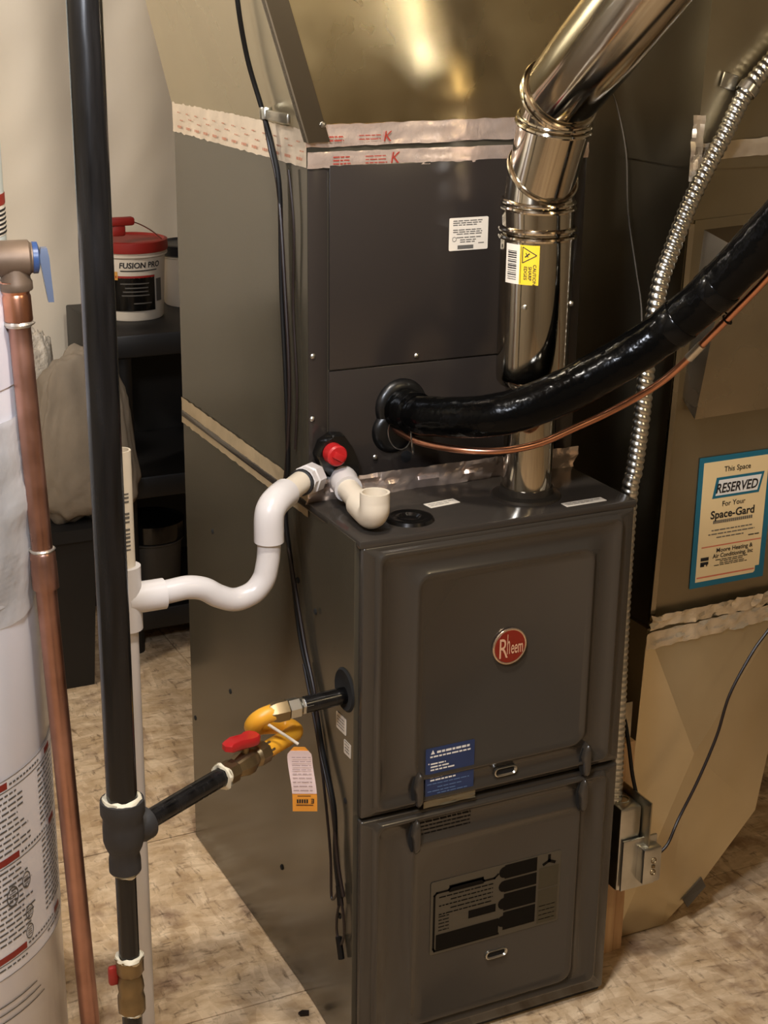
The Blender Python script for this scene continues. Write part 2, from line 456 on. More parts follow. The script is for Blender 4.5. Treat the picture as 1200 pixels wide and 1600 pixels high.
def pull(x, z):
    mb = MB()
    def lp(hw, hh, y): return [Vector((x+a, y, z+b)) for a, b in rrect(-hw, hw, -hh, hh, hh*.98, 6)]
    mb.loops([lp(.020, .0075, -.002), lp(.0195, .0072, -.006), lp(.0175, .0060, -.0065), lp(.0155, .0045, -.004)], False, False)
    o = ob('finger_pull', mb, bare, fu, ang=60)
    mb = MB(); mb.loops([lp(.0158, .0047, -.0040), lp(.012, .003, -.0036)], False, True); ob('pull_recess', mb, hole_black, o)
pull(.238, .459); pull(.235, .139)

bx, bz = .235, .664
bd = ob('badge', MB().lathe([(0.0001, -.0075), (.025, -.0075), (.0265, -.006), (.0265, -.002)], (bx, 0, bz), (0, 1, 0), 40), badge_red, fu)
ob('badge_rim', MB().torus((bx, -.006, bz), (0, 1, 0), .0268, .0019, 44, 8), badge_rim, bd)
mb = MB(); bs = Sheet((bx-.027, -.0078, bz-.027), (1, 0, 0), (0, 0, 1), .054, .054)
text_into(mb, 'R', (bx-.0200, -.0082, bz-.0165), (1, 0, 0), (0, 0, 1), .045, sx=.60)
text_into(mb, 'h', (bx-.0060, -.0082, bz-.0112), (1, 0, 0), (0, 0, 1), .046, sx=.27)
text_into(mb, 'eem', (bx+.0012, -.0082, bz-.0112), (1, 0, 0), (0, 0, 1), .030, sx=.40, off=.008)
ob('lettering', mb, badge_let, bd)

# blue notice with a strip of clear tape under it
sh = Sheet((.102, -.0045, .440), (1, 0, 0), (0, 0, 1), .081, .084)
nt_ = ob('notice', sh.base(.002), blue, fu)
mb = MB()
sh.words(mb, .018, .074, .0745, .0036); sh.words(mb, .007, .074, .0685, .0026)
for y, x1 in ((.057, .033), (.052, .039), (.047, .048)): sh.words(mb, .008, x1, y, .0024)
for y, x1 in ((.035, .028), (.030, .050)): sh.words(mb, .008, x1, y, .0024)
sh.rect(mb, .004, .006, .058, .060); sh.rect(mb, .004, .006, .036, .038); sh.rect(mb, .064, .065, .036, .041)
mb.quad(sh.p(.008, .074, 1), sh.p(.0145, .074, 1), sh.p(.0113, .081, 1), sh.p(.0112, .081, 1))
ob('printed_text', mb, white_ink, nt_)
mb = MB()
for y, x0, x1 in ((.0245, .003, .073), (.018, .02, .06), (.0125, .004, .05), (.008, .02, .07)): sh.words(mb, x0, x1, y, .0016)
ob('faint_text', mb, mat('pale_blue_ink', S(84, 110, 150), rough=.5), nt_)
ob('clear_tape', strip([(.099, -.0052, .434), (.186, -.0052, .434)], (0, 0, 1), .012, (0, -1, 0), .0014), mat('clear_tape', S(120, 112, 92), rough=.2, metal=.6), fu)
# faint service label under the seam
sh = Sheet((.092, -.0006, .378), (1, 0, 0), (0, 0, 1), .095, .036)
sl = ob('service_label', MB().prism([sh.p(x, y, -.5) for x, y in ((0, 0), (.095, 0), (.095, .036), (0, .036))], (0, -.0006, 0)), paint, fu)
mb = MB()
for k in range(5): sh.words(mb, .004, .09, .004+k*.0062, .0022)
ob('printed_text', mb, dark_label, sl)
# wiring diagram, printed dark on the lower door
sh = Sheet((.117, -.0030, .168), (1, 0, 0), (0, 0, 1), .230, .128)
wl = ob('wiring_label', sh.base(.003), mat('label_olive', S(74, 67, 54), rough=.45), fu)
mb = MB()
fr_ = rrect(.004, .112, .004, .112, .006, 4)
def band(mb, pts, w, closed=False, n=1):
    for a, b in zip(pts, pts[1:]+([pts[0]] if closed else [])):
        a2 = Vector((a[0], a[1])); b2 = Vector((b[0], b[1])); t = (b2-a2)
        if t.length < 1e-6: continue
        t.normalize(); q = Vector((-t.y, t.x))*w/2; e = t*w*.45
        mb.quad(*[sh.p(p.x, p.y, n) for p in (a2-e-q, b2+e-q, b2+e+q, a2-e+q)])
band(mb, [(.12, .006), (.008, .006), (.006, .010), (.006, .104), (.010, .108), (.03, .108), (.034, .113), (.088, .113), (.092, .108), (.11, .108), (.116, .113)], .0035)
sh.rect(mb, .031, .091, .104, .116); sh.rect(mb, .010, .120, .008, .034); sh.rect(mb, .066, .114, .048, .062)
for y0, y1 in ((.102, .126), (.078, .099), (.045, .075), (.010, .042)): sh.rect(mb, .128, .186, y0, y1)
for cz, r_ in ((.114, .010), (.089, .010), (.058, .010), (.026, .010)):
    mb.prism([sh.p(.128+r_*math.cos(a*math.pi/6), cz+r_*math.sin(a*math.pi/6), .2) for a in range(12)], sh.N*.0006)
for k in range(5): sh.words(mb, .014+.02*(k % 2), .108, .098-k*.0075, .002)
for k in range(5): sh.words(mb, .014, .032, .040+k*.006, .0016)
ob('printed_diagram', mb, dark_label, wl)
mb = MB()
sh.rect(mb, .190, .226, .004, .064); sh.rect(mb, .190, .226, .067, .104)
ob('printed_panel', mb, mat('label_brown', S(60, 53, 36), rough=.5), wl)
mb = MB()
for a in range(3):
    an = math.radians(90+120*a); c = (.208, .114)
    b1 = (c[0]+.011*math.cos(an), c[1]+.009*math.sin(an))
    band(mb, [c, b1], .005)
for k in range(4): sh.words(mb, .193, .222, .010+k*.008, .0014)
ob('printed_mark', mb, dark_label, wl)

# on the top plate
mb = MB().lathe([(.0001, .0010), (.012, .0015), (.016, .005), (.022, .0035), (.027, .0055), (.033, .0045), (.036, .0)], (.100, .058, H), n=36)
kc = ob('knockout_cap', mb, blk_gloss, fu)
for (x0, y0, w, h, a) in ((.150, .088, .052, .020, .12), (.334, .013, .070, .017, 0.02)):
    sh = Sheet((x0, y0, H+.0004), (math.cos(a), math.sin(a), 0), (-math.sin(a), math.cos(a), 0), w, h)
    o = ob('paper_label', sh.base(.001), paper, fu)
    mb = MB(); sh.words(mb, .004, w-.004, h*.6, .0016); sh.words(mb, .004, w*.7, h*.3, .0016); ob('printed_text', mb, grey_ink, o)
# left side: gas hole, screw holes, two labels
o = ob('gas_hole', MB().lathe([(.0001, .0005), (.026, .0005), (.030, .003), (.033, 0.0)], (-.006, .043, .620), (-1, 0, 0), 30), hole_black, fu)
for y, z in ((.609, .675), (.537, .402), (.306, .18), (.751-.02, .263), (.41, .62), (.22, .52), (.23, .72)):
    ob('screw_hole', MB().lathe([(.0001, .0016), (.004, .0016), (.0052, 0)], (.0002, y, z), (-1, 0, 0), 10), hole_black, fu)
for y, z in ((.041, .442), (.060, .235), (.15, .70)):
    ob('screw_hole', MB().lathe([(.0001, .0016), (.004, .0016), (.0052, 0)], (-.0052, y, z), (-1, 0, 0), 10), hole_black, fu)
for yc, zc, w, h in ((.056, .561, .034, .026), (.034, .530, .024, .022)):
    sh = Sheet((-.0058, yc+w/2, zc-h/2), (0, -1, 0), (0, 0, 1), w, h)
    o = ob('paper_label', sh.base(.002), paper, fu)
    mb = MB()
    for k in range(4): sh.words(mb, .004, w-.005, .005+k*.005, .0016, wl=(.002, .006), gap=.001)
    ob('printed_text', mb, grey_ink, o)

# ---------------------------------------------------------------- evaporator coil case on the furnace
ZK = 1.336
co = thing('coil_case', 'dark brown sheet metal coil cabinet standing on top of the furnace', 'coil cabinet', (W/2, .47, H))
def coiljacket():
    mb = MB(); ring = [(0.0, .1885), (0.0, .75), (.45, .75), (.45, .1885)]
    mb.loops([[Vector((x, y, z)) for x, y in ring] for z in (H+.0005, 1.1, ZK+.03)], True, True); return mb
ob('jacket', coiljacket(), paint_side_lit, co, ang=20)
ob('corner_flange', MB().box(0.0005, .030, .1865, .1895, H+.02, ZK+.004, .001), paint_dark, co)
ob('corner_flange', MB().box(.418, .4495, .1865, .1895, H+.02, ZK+.004, .001), paint_dark, co)
ob('upper_panel', MB().box(.0315, .4165, .183, .1895, 1.0525, ZK+.004, .0015), paint_dark, co)
ob('lower_panel', MB().box(.0315, .4165, .1845, .1895, H+.018, 1.0505, .0015), paint_dark, co)
for x, z in ((.007, 1.075), (.006, .983), (.17, 1.062), (.395, 1.062), (.105, .915)):
    y = .1865 if x < .03 else .183
    s_ = ob('screw', MB().lathe([(.0001, -.0035), (.0028, -.003), (.0042, -.0015), (.0042, 0)], (x, y, z), (0, 1, 0), 8), bare, co)
ob('pipe_hole', MB().lathe([(.0001, -.001), (.0075, -.001), (.009, .0)], (.157, .1843, .909), (0, 1, 0), 16), hole_black, co)
# line grommets
for x, z, r in ((.147, .988, .042), (.134, .952, .034)):
    ob('grommet', MB().lathe([(.0001, -.010), (r*.7, -.010), (r*.86, -.008), (r*.97, -.004), (r, 0)], (x, .1845, z), (0, 1, 0), 30), rubber, co)
# drain plate, red plug
pl = [(-.022, -.018), (-.030, .004), (-.022, .024), (-.004, .034), (.012, .032), (.026, .012), (.036, -.012), (.036, -.034), (.024, -.046), (-.002, -.040)]
pc = (.036, .928)
lo = [[Vector((pc[0]+a*s, y, pc[1]+b*s)) for a, b in pl] for s, y in ((1.0, .1865), (1.0, .170), (.94, .164))]
dp = ob('drain_plate', MB().loops(lo, True, True), blk_gloss, co)
mb = MB().lathe([(.0001, -.020), (.013, -.020), (.0155, -.017), (.0155, 0.0)], (.028, .164, .936), (0, 1, 0), 24)
o = ob('drain_plug', mb, red_plastic, dp)
o = ob('plug_wrench_tab', MB().box(.0195, .0365, .138, .146, .9315, .9415, .001, rot=Matrix.Rotation(.5, 3, 'Y')), red_plastic, dp)
# rating sticker
sh = Sheet((.219, .1826, 1.2115), (1, 0, 0), (0, 0, 1), .064, .047)
o = ob('rating_label', sh.base(.002), paper, co)
mb = MB()
for y, a, b in ((.042, .006, .055), (.039, .006, .052), (.036, .006, .045), (.029, .006, .052), (.026, .006, .054), (.023, .012, .054), (.018, .012, .052), (.0145, .018, .044), (.0115, .018, .042), (.009, .048, .06)):
    sh.words(mb, a, b, y, .0013)
sh.rect(mb, .014, .040, .002, .0075)
for k in range(14):
    a = 2*math.pi*k/14; a2 = 2*math.pi*(k+1)/14
    mb.quad(sh.p(.0085+.0035*math.cos(a), .0165+.0035*math.sin(a), 1), sh.p(.0085+.0028*math.cos(a), .0165+.0028*math.sin(a), 1), sh.p(.0085+.0028*math.cos(a2), .0165+.0028*math.sin(a2), 1), sh.p(.0085+.0035*math.cos(a2), .0165+.0035*math.sin(a2), 1))
ob('printed_text', mb, grey_ink, o)
# foil tape
ob('foil_tape', strip([(-.0015, .1845, 1.3475), (.45, .1845, 1.3475)], (0, 0, 1), .022, (0, -1, 0), .0014), foil, co)
ob('foil_tape', strip([(-.001, .752, 1.3625), (-.001, .186, 1.3625)], (0, 0, 1), .050, (-1, 0, 0), .0008), mat('side_foil', S(214, 198, 176), rough=.42, metal=.35, var=.1, vscale=25, bump=.3, bscale=70, bdist=.002), co)
ob('foil_tape', strip([(-.001, .751, .858), (-.001, .185, .858)], (0, 0, 1), .046, (-1, 0, 0), .0010), mat('jacket_foil', S(176, 156, 124), rough=.45, metal=.35, var=.12, vscale=20, bump=.3, bscale=60, bdist=.002), co)
ob('foil_tape', strip([(-.006, .178, .875), (.45, .178, .875)], (0, -.4, 1), .042, (0, -1, .4), .0060, seg=.006), foil, co)
# red print on the tape
mb = MB()
sh = Sheet((0, .1822, 1.337), (1, 0, 0), (0, 0, 1), .45, .03)
for y in (.004, .0085, .013):
    sh.words(mb, .036, .062, y, .0016, wl=(.003, .01)); sh.words(mb, .085, .118, y, .0012, wl=(.004, .012))
sh.text(mb, 'K', .122, .003, .022, shear=.2)
ob('tape_print', mb, red_ink, co)
mb = MB()
sh = Sheet((-.0035, .74, 1.34), (0, -1, 0), (0, 0, 1), .55, .05)
for k in range(13):
    x = .02+k*.042
    sh.words(mb, x, x+.02, .006, .004, wl=(.003, .008)); sh.words(mb, x+.012, x+.028, .018+.004*(k % 2), .0016); sh.words(mb, x, x+.012, .030, .0016)
ob('tape_print', mb, mat('faded_red_ink', S(176, 120, 96), rough=.6), co)

# ---------------------------------------------------------------- supply plenum
pn = thing('supply_plenum', 'shiny galvanized supply plenum flaring out above the coil cabinet', 'duct', (W/2, .47, ZK))
def plenum():
    mb = MB(); L = []
    for z, dx in ((1.3685, 0.0), (1.56, -.062), (2.40, -.30)):
        L.append([Vector(p) for p in ((.004+dx, .190, z), (.002+dx*.75, .755, z), (.452, .755, z), (.452, .190, z))])
    mb.loops(L, True, True); return mb
ob('sheet_metal', plenum(), mat('plenum_side_steel', S(200, 190, 164), rough=.32, metal=.9, var=.12, vscale=3.5, rvar=.1, bump=.05, bscale=5, bdist=.02), pn, ang=20)
# bright front sheet, gently oil-canned
mb = MB(); rows = []
for j in range(25):
    z = 1.37+(2.39-1.37)*j/24; xl = .006-.062*(z-1.3685)/.1915 if z < 1.56 else -.056-.238*(z-1.56)/.84
    rows.append([Vector((xl+(.450-xl)*i/20, .1875-.004*math.sin(math.pi*i/20)*math.sin(math.pi*min(1, j/24))+.0016*noise.noise(Vector((i*.5, j*.7, 2))), z)) for i in range(21)])
mb.loops(rows, closed=False)
ob('front_sheet', mb, mat('plenum_front_steel', S(192, 178, 144), rough=.25, metal=1.0, var=.08, vscale=5, rvar=.08, bump=.06, bscale=7, bdist=.02), pn, ang=60)
def lean(z): return -.062*(z-1.3685)/.1915 if z < 1.56 else -.062-.238*(z-1.56)/.84
mb = MB()
for (xa, xb, ya, yb) in ((-.004, .030, .176, .186), (-.004, .003, .170, .188)):
    L = [[Vector((a+lean(z), b, z)) for a, b in ((xa, ya), (xb, ya), (xb, yb), (xa, yb))] for z in (1.372, 1.56, 2.39)]
    mb.loops(L, True, True)
ob('corner_cleat', mb, mat('cleat_steel', S(150, 144, 134), rough=.22, metal=1.0, var=.1), pn, ang=20)
ob('foil_tape', strip([(-.003, .1862, 1.379), (.45, .1862, 1.383)], (0, 0, 1), .030, (0, -1, 0), .0016), foil, pn)
mb = MB(); sh = Sheet((0, .1826, 1.366), (1, 0, 0), (0, 0, 1), .45, .03)
for y in (.006, .011): sh.words(mb, .03, .052, y, .0018); sh.words(mb, .075, .108, y+.001, .0012, wl=(.004, .012))
sh.text(mb, 'K', .111, .004, .020, shear=.2)
ob('tape_print', mb, red_ink, pn)
ob('screw', MB().lathe([(.0001, -.004), (.003, -.0035), (.0045, -.0015), (.0045, 0)], (.018, .1758, 1.395), (0, 1, 0), 8), bare, pn)

# ---------------------------------------------------------------- vent pipe
vp = thing('vent_pipe', 'shiny galvanized round flue pipe with elbow rising from furnace top', 'flue pipe', (.310, .085, H))
ax, ay = .3075, .085
ob('lower_pipe', MB().lathe([(.0355, 0.0), (.0365, .01), (.0365, .20)], (ax, ay, H), n=40), galv_pipe, vp)
ob('base_collar', MB().lathe([(.052, .0), (.051, .004), (.040, .007), (.039, .016), (.0366, .0165)], (ax, ay, H), n=40), mat('collar_dark', S(70, 64, 56), rough=.3, metal=.7), vp)
ob('double_wall_pipe', MB().lathe([(.0366, 1.0325-H), (.046, 1.030-H), (.0505, 1.036-H), (.0515, 1.044-H), (.0515, 1.240-H), (.0485, 1.2405-H)], (ax, ay, H), n=48), galv_pipe, vp)
for z in (1.243, 1.2535): ob('collar_bead', MB().torus((ax, ay, z), (0, 0, 1), .0522, .0036, 48, 8), galv_pipe, vp)
# elbow: four gores turned against one another
PTS = [Vector((ax, ay, 1.245)), Vector((.3055, .084, 1.284)), Vector((.3075, .078, 1.331)), Vector((.313, .064, 1.396)), Vector((.308, .040, 1.441))]
DIR = Vector((0.01, -.79, .61)).normalized()
ND = [Vector((0, 0, 1)), Vector((0, -.06, 1)), Vector((.02, -.72, .69)), Vector((.0, -.26, .97)), DIR]
def ring(p, nrm, r, n=40):
    nrm = nrm.normalized(); u = Vector((1, 0, 0)); u = (u-nrm*u.dot(nrm)).normalized(); v = nrm.cross(u)
    return [p+(u*math.cos(2*math.pi*k/n)+v*math.sin(2*math.pi*k/n))*r for k in range(n)]
el = None
for i in range(4):
    mb = MB(); mb.loops([ring(PTS[i], ND[i], .0495), ring(PTS[i+1], ND[i+1], .0505)])
    g = ob('elbow_gore', mb, galv_pipe, vp, ang=60)
    if i < 3:
        ob('elbow_bead', MB().torus(PTS[i+1], ND[i+1], .0510, .0034, 48, 8), galv_pipe, g)
        if i in (0, 2): ob('elbow_bead', MB().torus(PTS[i+1]+ND[i+1].normalized()*.008, ND[i+1], .0505, .0030, 48, 8), galv_pipe, g)
ob('elbow_bead', MB().torus(PTS[4]-DIR*.004, DIR, .0535, .0036, 48, 8), galv_pipe, vp)
ob('elbow_bead', MB().torus(PTS[4]-DIR*.016, DIR, .0515, .0030, 48, 8), galv_pipe, vp)
mb = MB(); mb.loops([ring(PTS[4]-DIR*.01, DIR, .0505), ring(PTS[4]+DIR*.02, DIR, .0530), ring(PTS[4]+DIR*.10, DIR, .0545), ring(PTS[4]+DIR*1.35, DIR, .0545)])
pp = ob('sloped_pipe', mb, galv_pipe, vp, ang=60)
for p in ((.3575, .06, 1.385), (.348, .049, 1.150), (.270, .050, 1.150)):
    q = Vector(p); c = Vector((ax, ay, q.z)); n = (q-c); n.z = 0; n.normalize()
    ob('screw', MB().lathe([(.0042, 0), (.0042, .0018), (.003, .004), (.0001, .0045)], c+n*.0512+Vector((0, 0, 0)), n, 8), bare, vp)
# caution label wrapped on the pipe
def cyl_sheet(c, r, a0, a1, z0, z1, n=10):
    mb = MB(); rows = []
    for i in range(n+1):
        a = a0+(a1-a0)*i/n
        rows.append([Vector((c[0]+r*math.cos(a), c[1]+r*math.sin(a), z)) for z in (z0, z1)])
    mb.loops(rows, closed=False); return mb
class CylPrint:
    def __init__(s, c, r): s.c = c; s.r = r
    def rect(s, mb, a0, a1, z0, z1, n=2):
        rows = []
        for i in range(n+1):
            a = a0+(a1-a0)*i/n
            rows.append([Vector((s.c[0]+s.r*math.cos(a), s.c[1]+s.r*math.sin(a), z)) for z in (z0, z1)])
        mb.loops(rows, closed=False)
    def text(s, mb, t, a, z, size, rot=False, **k):
        tmp = MB(); text_into(tmp, t, (0, 0, 0), (1, 0, 0), (0, 1, 0), size, **k)
        mp = {}
        for v in tmp.bm.verts:
            x, y = (v.co.y, -v.co.x) if rot else (v.co.x, v.co.y)
            an = a+x/s.r
            mp[v] = mb.bm.verts.new((s.c[0]+s.r*math.cos(an), s.c[1]+s.r*math.sin(an), z+y))
        for f in tmp.bm.faces:
            try: mb.bm.faces.new([mp[v] for v in f.verts])
            except ValueError: pass
        tmp.bm.free()
A = lambda deg: math.radians(deg)
c2 = (ax, ay)
lb = ob('caution_label', cyl_sheet(c2, .0522, A(-175), A(-148), 1.182, 1.237), paper, vp)
ob('yellow_panel', cyl_sheet(c2, .0522, A(-148), A(-117), 1.182, 1.237), yel_label, lb)
cp = CylPrint(c2, .0527); mb = MB()
for k in range(14):
    z = 1.188+k*.003; cp.rect(mb, A(-170), A(-153), z, z+random.choice((.0009, .0016, .002)))
tri = [(-136, 1.2185), (-118, 1.2185)]
def seg(a0, z0, a1, z1, w=.0012):
    if abs(a1-a0) > 4:
        for i in range(8): seg(a0+(a1-a0)*i/8, z0+(z1-z0)*i/8, a0+(a1-a0)*(i+1)/8, z0+(z1-z0)*(i+1)/8, w)
        return
    t = Vector(((a1-a0)*math.pi/180*.0527, z1-z0)); t.normalize(); q = Vector((-t.y, t.x))*w/2
    pts = []
    for (a, z, s) in ((a0, z0, 1), (a1, z1, 1), (a1, z1, -1), (a0, z0, -1)):
        an = A(a)+s*q.x/.0527; pts.append(Vector((c2[0]+.0527*math.cos(an), c2[1]+.0527*math.sin(an), z+s*q.y)))
    mb.quad(*pts)
seg(-143, 1.2125, -143, 1.2345); seg(-143, 1.2345, -121, 1.2235); seg(-121, 1.2235, -143, 1.2125)
seg(-139, 1.2205, -132, 1.226, .0016); seg(-138, 1.2265, -134, 1.2205, .0012)
seg(-145.6, 1.184, -145.6, 1.235, .0008)
cp.text(mb, 'CAUTION', A(-126), 1.2110, .0064, rot=True, off=.012)
cp.text(mb, 'SHARP', A(-133), 1.2080, .0066, rot=True, off=.012)
cp.text(mb, 'EDGES', A(-140), 1.2080, .0064, rot=True, off=.012)
ob('printed_text', mb, black_ink, lb)

# ---------------------------------------------------------------- refrigerant lines
SUC = [(.147, .182, .985), (.147, .150, .987), (.148, .118, .990), (.160, .085, .995), (.182, .045, 1.002), (.205, .015, 1.010), (.236, -.005, 1.020), (.27, -.014, 1.032), (.313, -.025, 1.051), (.354, -.04, 1.076), (.392, -.06, 1.104), (.424, -.085, 1.137), (.448, -.12, 1.179), (.465, -.16, 1.226), (.48, -.2, 1.277), (.489, -.25, 1.335), (.500, -.31, 1.43), (.52, -.38, 1.62), (.53, -.40, 2.0), (.53, -.40, 2.21)]
sl_ = thing('suction_line', 'thick black insulated refrigerant line curving right across the flue', 'pipe', (.147, .182, .96))
def rs(t, th, s): return (.0275+.0032*min(1, s/.25))*(1+.035*noise.noise(Vector((s*30, math.cos(th)*1.2, math.sin(th)*1.2)))+.02*noise.noise(Vector((s*90, th, 5)))) + (.004 if s < .05 else 0)
ob('insulation', MB().tube(SUC, rs, 20, res=14), insul, sl_, ang=80)
mb = MB()
for k, (p, n, r) in enumerate((((.128, .150, .958), (-1, -.3, .1), .024), ((.138, .128, .952), (.9, -.5, .1), .020))):
    mb.torus(p, n, r, .0009, 30, 5, wob=.3)
ob('tape_glint', mb, bare, sl_)  # glints off the black tape edges, built as thin silver rings
for q, dq in (((.427, -.088, 1.141), (.03, -.04, .05)), ((.455, -.135, 1.196), (.02, -.04, .05))):
    ob('tape_wrap', MB().lathe([(.0312, -.012), (.0322, -.010), (.0318, 0), (.0322, .010), (.0312, .012)], q, dq, 24), mat('black_tape', S(8, 8, 8), rough=.16, bump=.3, bscale=40, spec=.15), sl_)
LIQ = [(.134, .178, .957), (.134, .15, .956), (.145, .11, .952), (.181, .06, .951), (.226, .03, .952), (.282, .018, .959), (.34, .01, .979), (.397, 0.0, 1.002), (.447, -.02, 1.034), (.47, -.045, 1.066), (.487, -.09, 1.12), (.495, -.13, 1.163), (.511, -.17, 1.214), (.522, -.22, 1.275), (.545, -.29, 1.37), (.575, -.37, 1.60), (.58, -.39, 2.0), (.58, -.39, 2.21)]
ll = thing('liquid_line', 'thin bare copper refrigerant line sweeping below the black insulated pipe', 'pipe', (.134, .178, .95))
ob('copper_tube', MB().tube(LIQ, .0054, 12, res=8), copper_bright, ll)
ob('tube_coupling', MB().tube([(.4755, -.060, 1.083), (.4825, -.078, 1.105)], .0068, 12), solder, ll)
mb = MB().torus((.4935, -.115, 1.147), (.3, -.6, .75), .0072, .0014, 20, 6); mb.tube([(.4935, -.115, 1.154), (.482, -.120, 1.162)], .0013, 6)
ob('zip_tie', mb, cable, ll)

# ---------------------------------------------------------------- return duct on the right
rd = thing('return_duct', 'tall galvanized return air duct with reserved poster standing right of furnace', 'duct', (.70, .45, 0))
YF, YBk, XR = .115, .85, .86
def pr(poly, y0=YF, y1=YBk): return MB().prism([(x, y0, z) for x, z in poly], (0, y1-y0, 0))
boot_poly = [(.547, .004), (.648, .004), (.724, .067), (.831, .19), (XR, .40), (XR, .585), (.568, .585)]
mb = pr(boot_poly, YF+.001)
ob('boot', mb, mat('boot_steel', S(196, 178, 142), rough=.45, metal=.8, var=.1, vscale=4, rvar=.08, bump=.04, bscale=5, bdist=.02), rd, ang=20)
cx, cz = .664, .35
bp = [Vector((x, YF-.0005, z)) for x, z in boot_poly]; cc = Vector((cx, YF-.026, cz))
boot_m = mat('boot_front_steel', S(200, 184, 150), rough=.34, metal=.85, var=.1, vscale=4, rvar=.08, bump=.03, bscale=5, bdist=.02)
for tri_ in ((6, 0, 1, 2), (2, 3, 4, 5), (5, 6)):
    mb = MB(); vs_ = [bp[i] for i in tri_]
    vv = [mb.bm.verts.new(v) for v in vs_]; c_ = mb.bm.verts.new(cc)
    if tri_ == (2, 3, 4, 5): pass
    for a, b in zip(vv, vv[1:]): mb.bm.faces.new((a, b, c_))
    ob('boot_facet', mb, boot_m, rd, ang=3)
ob('bottom_flap', MB().prism([(.690, YF-.012, .034), (.728, YF-.010, .066), (.722, YF-.004, .082), (.684, YF-.004, .048)], (0, .003, 0)), mat('flap_dark', S(64, 54, 40), rough=.6), rd)
fr2 = [(.570, .590), (XR, .590), (XR, 1.322), (.589, 1.322)]
ob('filter_cabinet', pr(fr2), galv_flat, rd, ang=20)
up = [(.585, 1.3215), (XR, 1.3215), (XR+.02, 2.40), (.625, 2.40)]
ob('upper_duct', pr(up, YF-.010), galv_flat, rd, ang=20)
ob('standing_seam', MB().prism([(.588, YF-.004, 1.24), (.598, YF-.004, 1.24), (.578, YF-.004, .60), (.569, YF-.004, .60)], (0, .006, 0)), galv, rd)
ob('foil_tape', strip([(.577, YF-.012, 1.345), (XR, YF-.012, 1.360)], (0, 0, 1), .026, (0, -1, 0), .0020), foil_dull, rd)
ob('foil_tape', strip([(.566, YF-.008, .600), (XR, YF-.008, .606)], (0, -.25, 1), .028, (0, -1, -.25), .0040), foil_wide, rd)
ob('foil_tape', strip([(.562, YF-.005, .566), (XR, YF-.005, .578)], (0, 0, 1), .030, (0, -1, 0), .0035), foil_wide, rd)
ob('foil_tape', strip([(.585, YF-.010, 1.40), (.584, YF-.012, 1.305)], (1, -.5, 0), .018, (-.5, -1, 0), .008, seg=.006, rows=3), foil_dull, rd)
# bypass hood
hb = [(.617, YF, 1.231), (.800, YF, 1.240), (.800, YF, .975), (.600, YF, .972)]
hf = [(.634, .068, 1.214), (.800, .068, 1.222), (.800, .090, .945), (.612, .092, .940)]
hd = ob('bypass_hood', MB().loops([[Vector(p) for p in hb], [Vector(p) for p in hf]], False, True), galv, rd, ang=15)
ob('hood_flange', MB().prism([(.600, YF-.002, 1.245), (.80, YF-.002, 1.255), (.80, YF-.002, .955), (.586, YF-.002, .955)], (0, .003, 0)), galv_flat, hd)
# poster
px0, px1, pz0, pz1 = .645, .795, .643, .8665
sh = Sheet((px0, YF-.0016, pz0), (1, 0, 0), (0, 0, 1), px1-px0, pz1-pz0)
po = ob('poster', sh.base(), teal, rd, label='cream and teal printed poster')
w_, h_ = px1-px0, pz1-pz0
mb = MB(); mb.prism([sh.p(x, y, .6) for x, y in [(.010, .010), (.128, .010), (.131, .013), (.131, .022), (.139, .022), (.139, h_-.009), (.009, h_-.009)]], sh.N*.0004)
ob('poster_card', mb, cream, po)
mb = MB()
sh.text(mb, 'This Space', .076, .196, .0125, n=2, align='CENTER', off=.008)
sh.text(mb, 'For Your', .074, .137, .0125, n=2, align='CENTER', off=.008)
sh.text(mb, 'RESERVED', .077, .161, .0225, n=3, align='CENTER', shear=.18, off=.02, sx=.83)
sh.text(mb, 'Space-Gard', .074, .1175, .0190, n=2, align='CENTER', off=.022)
sh.text(mb, 'Moore Heating &', .084, .0575, .0105, n=2, align='CENTER', off=.016)
sh.text(mb, 'Air Conditioning, Inc', .082, .0478, .0105, n=2, align='CENTER', off=.016, sx=.92)
sh.rect(mb, .017, .033, .039, .044, 2); sh.rect(mb, .017, .033, .046, .052, 2); sh.rect(mb, .017, .025, .036, .040, 2); sh.rect(mb, .029, .031, .036, .040, 2)
for y, a, b in ((.0435, .047, .112), (.0405, .056, .104), (.0370, .056, .106), (.0340, .045, .112)): sh.words(mb, a, b, y, .0014, n=2)
sh.words(mb, .110, .134, .0785, .0018, n=2)
ob('printed_text', mb, black_ink, po)
mb = MB()
for y, a, b in ((.096, .034, .118), (.0895, .028, .122), (.083, .045, .100)): sh.words(mb, a, b, y, .0018, n=2)
for k in range(20): sh.rect(mb, .036+k*.004, .0388+k*.004, .1085, .114, 2)
ob('fine_print', mb, grey_ink, po)
mb = MB()
mb.prism([sh.p(x, y, 1.2) for x, y in ((.030, .152), (.124, .152), (.132, .187), (.036, .187))], sh.N*.0003); ob('sign_frame', mb, teal, po)
mb = MB(); mb.prism([sh.p(x, y, 1.8) for x, y in ((.036, .1565), (.120, .1565), (.1265, .1825), (.041, .1825))], sh.N*.0003); ob('sign_panel', mb, white_ink, po)
mb = MB(); sh.rect(mb, .124, .134, .156, .186, 1.15); ob('sign_shade', mb, mat('pale_teal', S(110, 150, 160), rough=.5), po)
mb = MB(); sh.rect(mb, .017, .138, .0685, .0705, 1.6); sh.rect(mb, .012, .129, .016, .0185, 1.6); ob('rule_line', mb, salmon, po)
